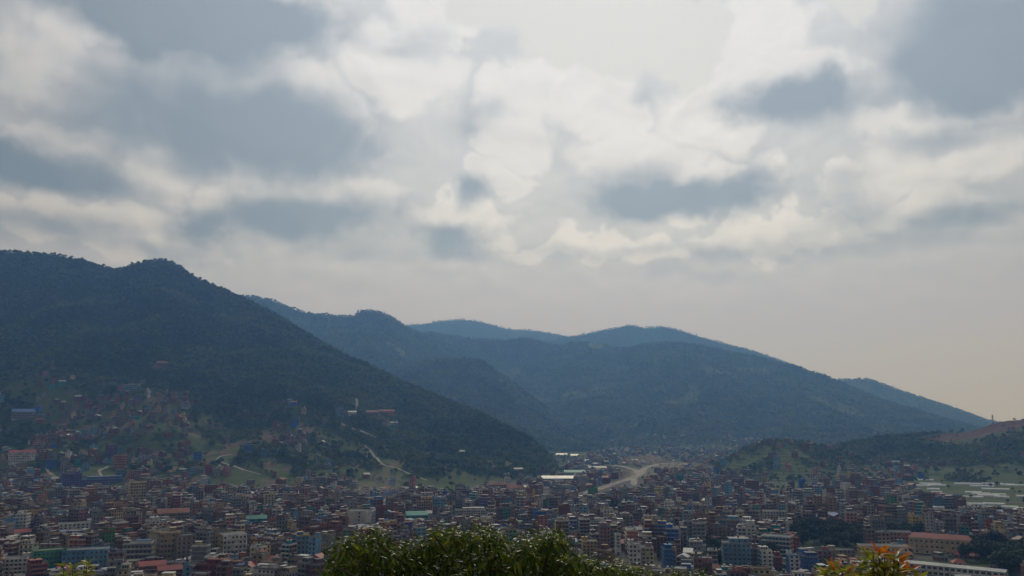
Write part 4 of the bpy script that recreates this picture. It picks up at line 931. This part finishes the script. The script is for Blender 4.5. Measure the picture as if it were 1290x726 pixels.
ip = ng.nodes.new('GeometryNodeInstanceOnPoints'); ng.links.new(gi.outputs[0], ip.inputs['Points']); ng.links.new(jn.outputs[0], ip.inputs['Instance'])
ip.inputs['Pick Instance'].default_value = True
def nattr(nm, ty):
    a = ng.nodes.new('GeometryNodeInputNamedAttribute'); a.data_type = ty; a.inputs['Name'].default_value = nm; return a.outputs[0]
ng.links.new(nattr('pick', 'INT'), ip.inputs['Instance Index'])
cx_ = ng.nodes.new('ShaderNodeCombineXYZ'); ng.links.new(nattr('rot', 'FLOAT'), cx_.inputs[2]); ng.links.new(cx_.outputs[0], ip.inputs['Rotation'])
ng.links.new(nattr('sc', 'FLOAT'), ip.inputs['Scale']); ng.links.new(ip.outputs[0], go.inputs[0])
def wood(name, pts, sc, label):
    me = bpy.data.meshes.new(name); me.vertices.add(len(pts)); me.vertices.foreach_set('co', np.asarray(pts, np.float32).ravel())
    add_attr(me, 'sc', sc); add_attr(me, 'rot', rng.uniform(0, 6.28, len(pts)))
    a = me.attributes.new('pick', 'INT', 'POINT'); a.data.foreach_set('value', rng.integers(0, len(tmpl), len(pts)).astype(np.int32))
    o = link(name, me); md = o.modifiers.new('scatter', 'NODES'); md.node_group = ng
    return tag(o, label, 'forest', kind='stuff')
WOODS = {'near_left': (7.2, .86, 'dark green forest covering the near hill down to the terraces'), 'ridge_left': (13, 1.15, 'hazy forest on the ridge behind the near hill'), 'spur': (11, 1.0, 'forest on the low spur in front of the hazy ridge'),
         'mid': (13, 1.15, 'hazy blue forest covering the broad middle hill'), 'far_left': (22, 1.25, 'faint trees on the farthest ridge'), 'far_mid': (20, 1.25, 'faint trees on the far double-topped ridge'), 'far_right': (19, 1.2, 'faint trees on the far ridge sloping down to the plain'),
         'right': (7.5, .8, 'dark woods on the slope of the bare-topped hill'), 'mound': (7, .75, 'trees crowning the terraced mound')}
ntree = 0
for key, (sp_, sc_, lab) in WOODS.items():
    h = HILLS[key]; Y1 = h.rv.max() + (160 if sp_ < 12 else 220); Y0 = h.fv.min()
    if key in ('far_left', 'far_mid', 'far_right'): Y0 = h.rv.min() - 900
    P = []
    for yy in np.arange(Y0, Y1, sp_):
        lo, hi = max(h.R0, -.66) * yy, min(h.R1, .66) * yy
        xs = np.arange(lo, hi, sp_)
        if len(xs): P.append(np.stack([xs, np.full(len(xs), yy)], 1))
    P = np.concatenate(P); P += rng.uniform(-.55, .55, P.shape) * sp_
    x, y = P[:, 0], P[:, 1]; a, R, Zc, Fd, t = h.tval(x, y)
    ok = (t > .0) & (y < R + (150 if sp_ < 12 else 220)) & (rng.random(len(x)) < forest_amount(key, x, y) * .97 + (0 if key == 'right' else .03))
    x, y, t = x[ok], y[ok], t[ok]; z = h.height(x, y); zz = terrain(x, y)
    ok = (z > valley(x, y) + .3) & (z >= zz - .5); x, y, z, t = x[ok], y[ok], z[ok], t[ok]
    if key in ('near_left', 'right', 'mound', 'mid'):
        hs = np.array([(s['x'], s['y']) for s in rest if s['y'] > 1250]); cell_ = set()
        for a_, b_ in hs:
            for dx in (-8, 0, 8):
                for dy in (-22, -14, -6, 2): cell_.add((int((a_ + dx) // 8), int((b_ + dy) // 8)))
        ok = np.array([(int(a_ // 8), int(b_ // 8)) not in cell_ for a_, b_ in zip(x, y)]) if len(x) else np.ones(0, bool)
        x, y, z, t = x[ok], y[ok], z[ok], t[ok]
    if key == 'near_left':
        ok = np.ones(len(x), bool)
        for k in range(len(UP)):
            if UP[k, 1] > 1250: ok &= (x - UP[k, 0]) ** 2 + ((y - UP[k, 1]) * (np.where(y < UP[k, 1], .55, 1))) ** 2 > (UP[k, 2] + 4) ** 2
        for q in RP[::2]: 
            if q[1] > 1250: ok &= (x - q[0]) ** 2 + (y - q[1]) ** 2 > 9 ** 2
        x, y, z = x[ok], y[ok], z[ok]
    sc = sc_ * np.exp(rng.normal(0, .36, len(x))) * (1 + .3 * fbm(x / 50, y / 50, 2, 7))
    sc = np.minimum(sc, sc_ * 1.6)
    ntree += len(x); wood('forest', np.stack([x, y, z - .3], 1), sc, lab)
# scattered small trees through the town and fields
P = np.stack([rng.uniform(-.66, .66, 11000), np.sqrt(rng.uniform(620 ** 2, 3400 ** 2, 11000))], 1); y = P[:, 1]; x = P[:, 0] * y
ok = (rng.random(len(x)) < np.where(fbm(x / 70, y / 70, 3, 63) > .12, .75, .16) * np.where(y > 1250, 1, .42)); x, y = x[ok], y[ok]
HP = np.array([(s['x'], s['y']) for s in specs + single + far]); HR = np.array([max(s['w'], s['d']) * .5 for s in specs + single + far])
ok = np.array([not np.any((HP[:, 0] - a) ** 2 + (HP[:, 1] - b_) ** 2 < (HR + .5) ** 2) for a, b_ in zip(x, y)])
x, y = x[ok], y[ok]; ok = np.array([np.min((RP[:, 0] - a) ** 2 + (RP[:, 1] - b_) ** 2) > 100 for a, b_ in zip(x, y)]); x, y = x[ok], y[ok]
z = terrain(x, y); sc = .72 * np.exp(rng.normal(0, .3, len(x)))
near = (y < 1000); ntown = 0
# single trees: groves and the nearer town trees
TP = []
for gi_, (u0, u1, v0, v1) in enumerate(GROVES):
    m1 = slopes(645, v0)[1]; m2 = slopes(645, v1)[1]; Y1, Y0 = CAM_H / -m1, CAM_H / -m2
    ar = (u1 - u0) * (Y0 + Y1) / 2 / F_PX * (Y1 - Y0); nn = int(min(60, max(4, ar / 75)))
    for k in range(nn):
        for _ in range(8):
            yy = rng.uniform(Y0, Y1); xx = az_u(rng.uniform(u0, u1)) * yy
            if all((xx - q[0]) ** 2 + (yy - q[1]) ** 2 > 30 for q in TP) and np.all((HP[:, 0] - xx) ** 2 + (HP[:, 1] - yy) ** 2 > (HR + 1.5) ** 2): TP.append((xx, yy, gi_)); break
GN_ = [('dark tree packed into the large grove beside the slanting row', 'trees of the large dark grove'), ('dark tree between the cream school and the low cream block', 'trees round the school'), ('dark tree on the wooded bank behind the long low white block', 'trees on the bank behind the white block'),
       ('dark tree clustered beside the broad pale blue block', 'trees beside the pale blue block'), ('dark tree between the pale blue block and the balcony house', 'trees between two blocks'), ('tree standing close before the cream school', 'trees round the school'),
       ('tree in the open ground between the grove and the school', 'trees in the open ground'), ('dark tree at the foot of the near hill beside the red-roofed white block', 'trees at the foot of the hill')]
for (xx, yy, gi_) in TP:
    k = int(rng.integers(0, 5)); tr = link('tree', None, None, (xx, yy, zat(xx, yy))); s_ = float(rng.uniform(.95, 1.6)) if gi_ in (0, 1, 2) else float(rng.uniform(.7, 1.15)); tr.scale = (s_,) * 3; tr.rotation_euler.z = float(rng.uniform(0, 6.28))
    link('trunk', TREES[k][0], tr); link('crown', TREES[k][1], tr); tag(tr, ('tall ' if s_ > 1.25 else 'low ' if s_ < .85 else 'middling ') + ('rounded ', 'broad ', 'squat ', 'high-crowned ', 'narrow ')[k] + GN_[gi_][0], 'tree', GN_[gi_][1])
cnt = 0
vis = np.argsort(y)
done = np.zeros(len(x), bool)
for i in vis:
    if cnt >= 300 - len(TP): break
    u, v = project(x[i], y[i], z[i] + 6)
    if not (-5 < u < 1295 and v < 724) or (425 < u < 712 and v > 668): continue
    k = int(rng.integers(0, 5)); tr = link('tree', None, None, (float(x[i]), float(y[i]), float(z[i]))); s_ = float(sc[i]); tr.scale = (s_,) * 3; tr.rotation_euler.z = float(rng.uniform(0, 6.28))
    link('trunk', TREES[k][0], tr); link('crown', TREES[k][1], tr)
    pl_ = min(PLACES, key=lambda p: (p[0] - x[i]) ** 2 + (p[1] - y[i]) ** 2)[2]
    tag(tr, f"{'small' if s_ < .7 else 'bushy'} green tree squeezed between houses near {pl_}", 'tree', 'trees between the town houses'); done[i] = True; cnt += 1
wood('town_trees', np.stack([x, y, z], 1)[~done], sc[~done] * 1.05, 'small trees scattered through the farther town and fields')
print('forest', ntree, 'single trees', len(TP) + cnt)

# ================================================================== leafy plants in the foreground
def leaf_mesh(name, L, W, droop, fold, mat, seg=5):
    co, f = [], []
    for i in range(seg + 1):
        t = i / seg; wd = W * math.sin(math.pi * min(1, t * .93 + .05)) ** .8 * (1 - .25 * t) * .5
        if i == seg: wd = W * .02
        zc = -droop * L * t * t
        co += [(L * t, -wd, zc + fold * wd), (L * t, 0, zc), (L * t, wd, zc + fold * wd)]
    for i in range(seg):
        a = i * 3; f += [(a, a + 3, a + 4, a + 1), (a + 1, a + 4, a + 5, a + 2)]
    return np.array(co), np.array(f), mat
def plant_leaf_mat(name, stops, rough, trans):
    m, n, b = material(name)
    oi = n.new('ShaderNodeObjectInfo'); geo = n.new('ShaderNodeNewGeometry')
    f = n.math('FRACT', n.math('ADD', oi.outputs['Random'], geo.outputs['Random Per Island']))
    c = n.ramp(f, stops); nz = n.noise(geo.outputs['Position'], 28, 4)
    hs = n.new('ShaderNodeHueSaturation'); n.put(hs.inputs['Color'], c); n.put(hs.inputs['Value'], n.maprange(nz, .3, .7, .7, 1.25))
    n.put(b.inputs['Base Color'], hs.outputs[0]); b.inputs['Roughness'].default_value = rough; b.inputs['Specular IOR Level'].default_value = .16
    tr = n.new('ShaderNodeBsdfTranslucent'); n.put(tr.inputs[0], n.vmath('MULTIPLY', hs.outputs[0], (1.8, 1.9, .8)))
    mx = n.new('ShaderNodeMixShader'); mx.inputs[0].default_value = trans
    n.l.new(b.outputs[0], mx.inputs[1]); n.l.new(tr.outputs[0], mx.inputs[2]); n.l.new(mx.outputs[0], m.node_tree.nodes['Material Output'].inputs[0])
    return m
M['fleaf'] = plant_leaf_mat('glossy_leaf', [(0, (.022, .038, .008)), (.45, (.042, .066, .013)), (.75, (.085, .11, .02)), (.92, (.15, .16, .035)), (1, (.14, .09, .04))], .3, .42)
M['oleaf'] = plant_leaf_mat('young_orange_leaf', [(0, (.42, .10, .03)), (.4, (.50, .15, .04)), (.75, (.40, .07, .03)), (1, (.45, .22, .05))], .35, .35)
M['yleaf'] = plant_leaf_mat('yellow_green_leaf', [(0, (.16, .18, .03)), (.5, (.26, .24, .04)), (.8, (.20, .22, .05)), (1, (.34, .25, .05))], .35, .35)
def orient(co, yaw, pitch, roll, p, s):
    cr, sr = math.cos(roll), math.sin(roll); cp, sp2 = math.cos(pitch), math.sin(pitch); cw, sw = math.cos(yaw), math.sin(yaw)
    x, y, z = co[:, 0] * s, co[:, 1] * s, co[:, 2] * s
    y, z = y * cr - z * sr, y * sr + z * cr
    x, z = x * cp - z * sp2, x * sp2 + z * cp
    x, y = x * cw - y * sw, x * sw + y * cw
    return np.stack([x, y, z], 1) + p
def foliage(root, name, leaves, base, mat, nsingle, sname='leaf'):
    """leaves: (pos, yaw, pitch, roll, scale); the ones that show largest become single leaves, the rest one mass"""
    me1 = np_mesh(sname, base[0], base[1], None, [mat], smooth=True)
    o0 = np.array(root.location)
    for (p, yw, pt, rl, s) in leaves[:nsingle]:
        o = link(sname, me1, root, tuple(p - o0)); o.rotation_mode = 'XYZ'; o.rotation_euler = (rl, -pt, yw); o.scale = (s,) * 3
    rest_ = leaves[nsingle:]
    if rest_:
        nb = len(base[0]); co = np.concatenate([orient(base[0], yw, pt, rl, p - o0, s) for (p, yw, pt, rl, s) in rest_])
        f = (np.arange(len(rest_)) * nb)[:, None, None] + base[1][None]
        tag(link(name, np_mesh(name, co, f.reshape(-1, 4), None, [mat], smooth=True), root), kind='stuff')
rl_ = random.Random(5)
PROF = [(395, 760), (412, 702), (418, 686), (440, 674), (470, 664), (500, 673), (520, 681), (538, 669), (560, 660), (600, 660), (622, 664), (645, 682), (663, 668), (690, 663), (706, 670), (718, 690), (740, 698), (760, 709), (775, 700), (790, 703), (800, 714), (830, 722), (870, 719), (888, 716), (902, 728), (915, 760)]
pu, pv = np.array(PROF).T
def gz(x, y): return float(valley(np.array([x]), np.array([y]))[0])
TY = 11.5
root = tag(link('leafy_tree', None, None, (.1, TY + .4, gz(.1, TY + .4))), 'broad green tree with glossy drooping leaves just below the viewpoint', 'tree')
leaves = []; tips = []
for k in range(1550):
    u = rl_.uniform(402, 908); vt = float(np.interp(u, pu, pv)); 
    dep = -rl_.uniform(2, 12) if k % 70 == 0 else abs(rl_.gauss(0, 1)) * 30 if k < 900 else rl_.uniform(8, 190)
    if u > 725: dep *= .9
    v = vt + 7 + dep; yy = TY + rl_.uniform(-1.5, 1.5) - .006 * dep + .3 * math.sin(u / 37)
    a, m_ = slopes(u, v); p = np.array([a * yy, yy, CAM_H + m_ * yy]); tips.append((p, dep))
for (p, dep) in tips:
    nl = rl_.randint(8, 13); s0 = rl_.uniform(.75, 1.2); y0 = rl_.uniform(0, 6.28)
    for q in range(nl):
        yw = y0 + q * 2.4; lvl = q / nl
        pt = math.radians(rl_.gauss(28, 14) - 95 * lvl)             # upright young leaves above, hanging old ones below
        off = np.array([math.cos(yw) * .015, math.sin(yw) * .015, .07 - .16 * lvl])
        leaves.append((p + off, yw, pt, rl_.gauss(0, .45), s0 * rl_.uniform(.75, 1.2) * (.7 + .45 * lvl)))
vt_ = [(i, float(l[0][1]) + (0 if project(*l[0])[1] < 724 and project(*l[0])[1] - np.interp(project(*l[0])[0], pu, pv) < 40 else 50)) for i, l in enumerate(leaves)]
order = [i for i, _ in sorted(vt_, key=lambda q: q[1])]
leaves = [leaves[i] for i in order]
foliage(root, 'foliage', leaves, leaf_mesh('leaf', .125, .040, .3, .35, None), M['fleaf'], 300)
b0 = np.array(root.location); L = [([(0, 0, -.6), (.05, 0, .9), (-.1, .1, 1.9), (0, .1, 2.9)], [.16, .13, .11, .08])]
for (p, dep) in tips[::9]:
    q = p - b0; L.append(([(0, .05, 1.2 + .02 * (abs(q[0]) < 1)), (q[0] * .35, q[1] * .35, 1.2 + (q[2] - 1.2) * .5), (q[0] * .8, q[1] * .8, q[2] * .92), tuple(q)], [.06, .04, .018, .008]))
link('trunk', tubes('trunk', L, M['bark'], 6), root)
def shrub(name, pts, yd, label, base, mats, n_in, nsingle, cat='shrub'):
    """stems rising from one foot, each ending in a whorl of leaves"""
    P = []
    for (u, v, m_) in [(u + rl_.gauss(0, 7) * (j > 0), v + 6 + abs(rl_.gauss(0, 9)) * (j > 0), m_ if j < 1 else ('yleaf' if rl_.random() < .75 else m_)) for (u, v, m_) in pts for j in range(4)]:
        yy = yd + rl_.uniform(-.25, .25); a, mm = slopes(u, v); P.append((np.array([a * yy, yy, CAM_H + mm * yy]), m_))
    cx0 = float(np.mean([p[0][0] for p in P])); zg = gz(cx0, yd + .1)
    root = tag(link(name, None, None, (cx0, yd + .1, zg)), label, cat); b0 = np.array(root.location); L = []
    for (p, m_) in P:
        q = p - b0; L.append(([(rl_.uniform(-.05, .05), rl_.uniform(-.05, .05), -.2), (q[0] * .4, q[1] * .4, q[2] * .55), tuple(q)], [.016, .011, .004]))
    link('stem', tubes('stem', L, M['bark'], 5), root)
    by = {}
    for (p, m_) in P:
        for lv in range(n_in):
            y0 = rl_.uniform(0, 6.28); nq = 5 if lv == 0 else 6
            for q in range(nq):
                pt = math.radians(rl_.gauss(35 if lv == 0 else 5, 16))
                mk = m_ if lv == 0 else ('yleaf' if m_ != 'fleaf' else m_)
                by.setdefault(mk, []).append((p + np.array([0, 0, -.075 * lv]), y0 + q * 6.28 / nq + rl_.uniform(-.3, .3), pt, rl_.gauss(0, .35), rl_.uniform(.8, 1.2)))
    for mk, lv in by.items(): foliage(root, 'foliage', lv, base, M[mk], nsingle)
shrub('orange_leaved_shrub', [(1108, 692, 'oleaf'), (1122, 697, 'oleaf'), (1092, 701, 'yleaf'), (1050, 712, 'oleaf'), (1040, 719, 'yleaf'), (1072, 716, 'oleaf'), (1138, 714, 'oleaf'), (1115, 712, 'yleaf'), (1150, 727, 'oleaf'), (1084, 724, 'yleaf'), (1130, 726, 'oleaf'), (1060, 730, 'yleaf'), (1104, 732, 'yleaf'), (1120, 740, 'yleaf'), (1075, 742, 'yleaf'), (1145, 745, 'yleaf')], 6.0,
      'low shrub with orange young leaves and yellow-green older ones', leaf_mesh('leaf', .105, .036, .25, .3, None), M, 3, 150)
shrub('yellow_leaved_shrub', [(80, 708, 'yleaf'), (112, 704, 'yleaf'), (92, 722, 'yleaf'), (104, 724, 'yleaf'), (72, 738, 'yleaf'), (118, 738, 'yleaf'), (100, 746, 'yleaf')], 9.0,
      'thin shrub with a few yellow-green leafy tips in front of the grey-blue block', leaf_mesh('leaf', .085, .034, .25, .3, None), M, 5, 200)

# ================================================================== haze
hx = bpy.data.meshes.new('haze')
co, f, _ = boxes_np([(0, 3550, -12, 18400, 13400, 1012, 0, 0)], True)
me = np_mesh('haze', co, f); hz_o = tag(link('haze', me), 'thin blue haze filling the air of the whole valley', 'haze', kind='stuff')
hm = bpy.data.materials.new('haze'); hm.use_nodes = True; hm.node_tree.nodes.clear(); n = NT(hm.node_tree)
pv_ = n.new('ShaderNodeVolumePrincipled'); pv_.inputs['Color'].default_value = (.20, .44, 1.0, 1); pv_.inputs['Density'].default_value = 1.65e-4; pv_.inputs['Anisotropy'].default_value = .45
pv_.inputs['Absorption Color'].default_value = (1, 1, 1, 1)
ho = n.new('ShaderNodeOutputMaterial'); n.l.new(pv_.outputs[0], ho.inputs['Volume']); me.materials.append(hm)

# thin smoke over the houses and dust over the road: lobed closed bodies of drifting air
def plume(name, blobs, dens, colr, label):
    co, f = [], []; n1, n2 = 14, 18
    for (u, v, dd, rx, rz) in blobs:
        a, mm = slopes(u, v); c = np.array([a * dd, dd, CAM_H + mm * dd]); b0 = len(co)
        for i in range(n1 + 1):
            th = math.pi * i / n1
            for j in range(n2):
                ph = 2 * math.pi * j / n2; k = 1 + .16 * math.sin(3 * ph + u) * math.sin(th) + .12 * math.sin(4 * th + v)
                co.append(c + np.array([rx * k * math.sin(th) * math.cos(ph), rx * k * math.sin(th) * math.sin(ph), rz * k * math.cos(th)]))
        for i in range(n1):
            for j in range(n2): f.append((b0 + i * n2 + j, b0 + (i + 1) * n2 + j, b0 + (i + 1) * n2 + (j + 1) % n2, b0 + i * n2 + (j + 1) % n2))
    me = np_mesh(name, np.array(co), np.array(f), smooth=True); o = tag(link(name, me), label, 'smoke', kind='stuff')
    m = bpy.data.materials.new(name); m.use_nodes = True; m.node_tree.nodes.clear(); n = NT(m.node_tree)
    v = n.new('ShaderNodeVolumePrincipled'); v.inputs['Color'].default_value = c4(colr); v.inputs['Density'].default_value = dens; v.inputs['Anisotropy'].default_value = .4
    ou = n.new('ShaderNodeOutputMaterial'); n.l.new(v.outputs[0], ou.inputs['Volume']); me.materials.append(m)
plume('smoke', [(440, 652, 1010, 42, 10), (468, 640, 1040, 55, 14), (500, 634, 1060, 46, 12), (476, 620, 1080, 34, 17), (484, 604, 1100, 24, 14)], .0032, (.78, .72, .66), 'thin brown smoke drifting up over the houses behind the leafy tree')
plume('road_dust', [(795, 598, 1640, 50, 9), (835, 588, 1720, 62, 12), (815, 580, 1700, 44, 13), (870, 588, 1740, 46, 9)], .0035, (.80, .73, .64), 'pale dust hanging over the dusty road')
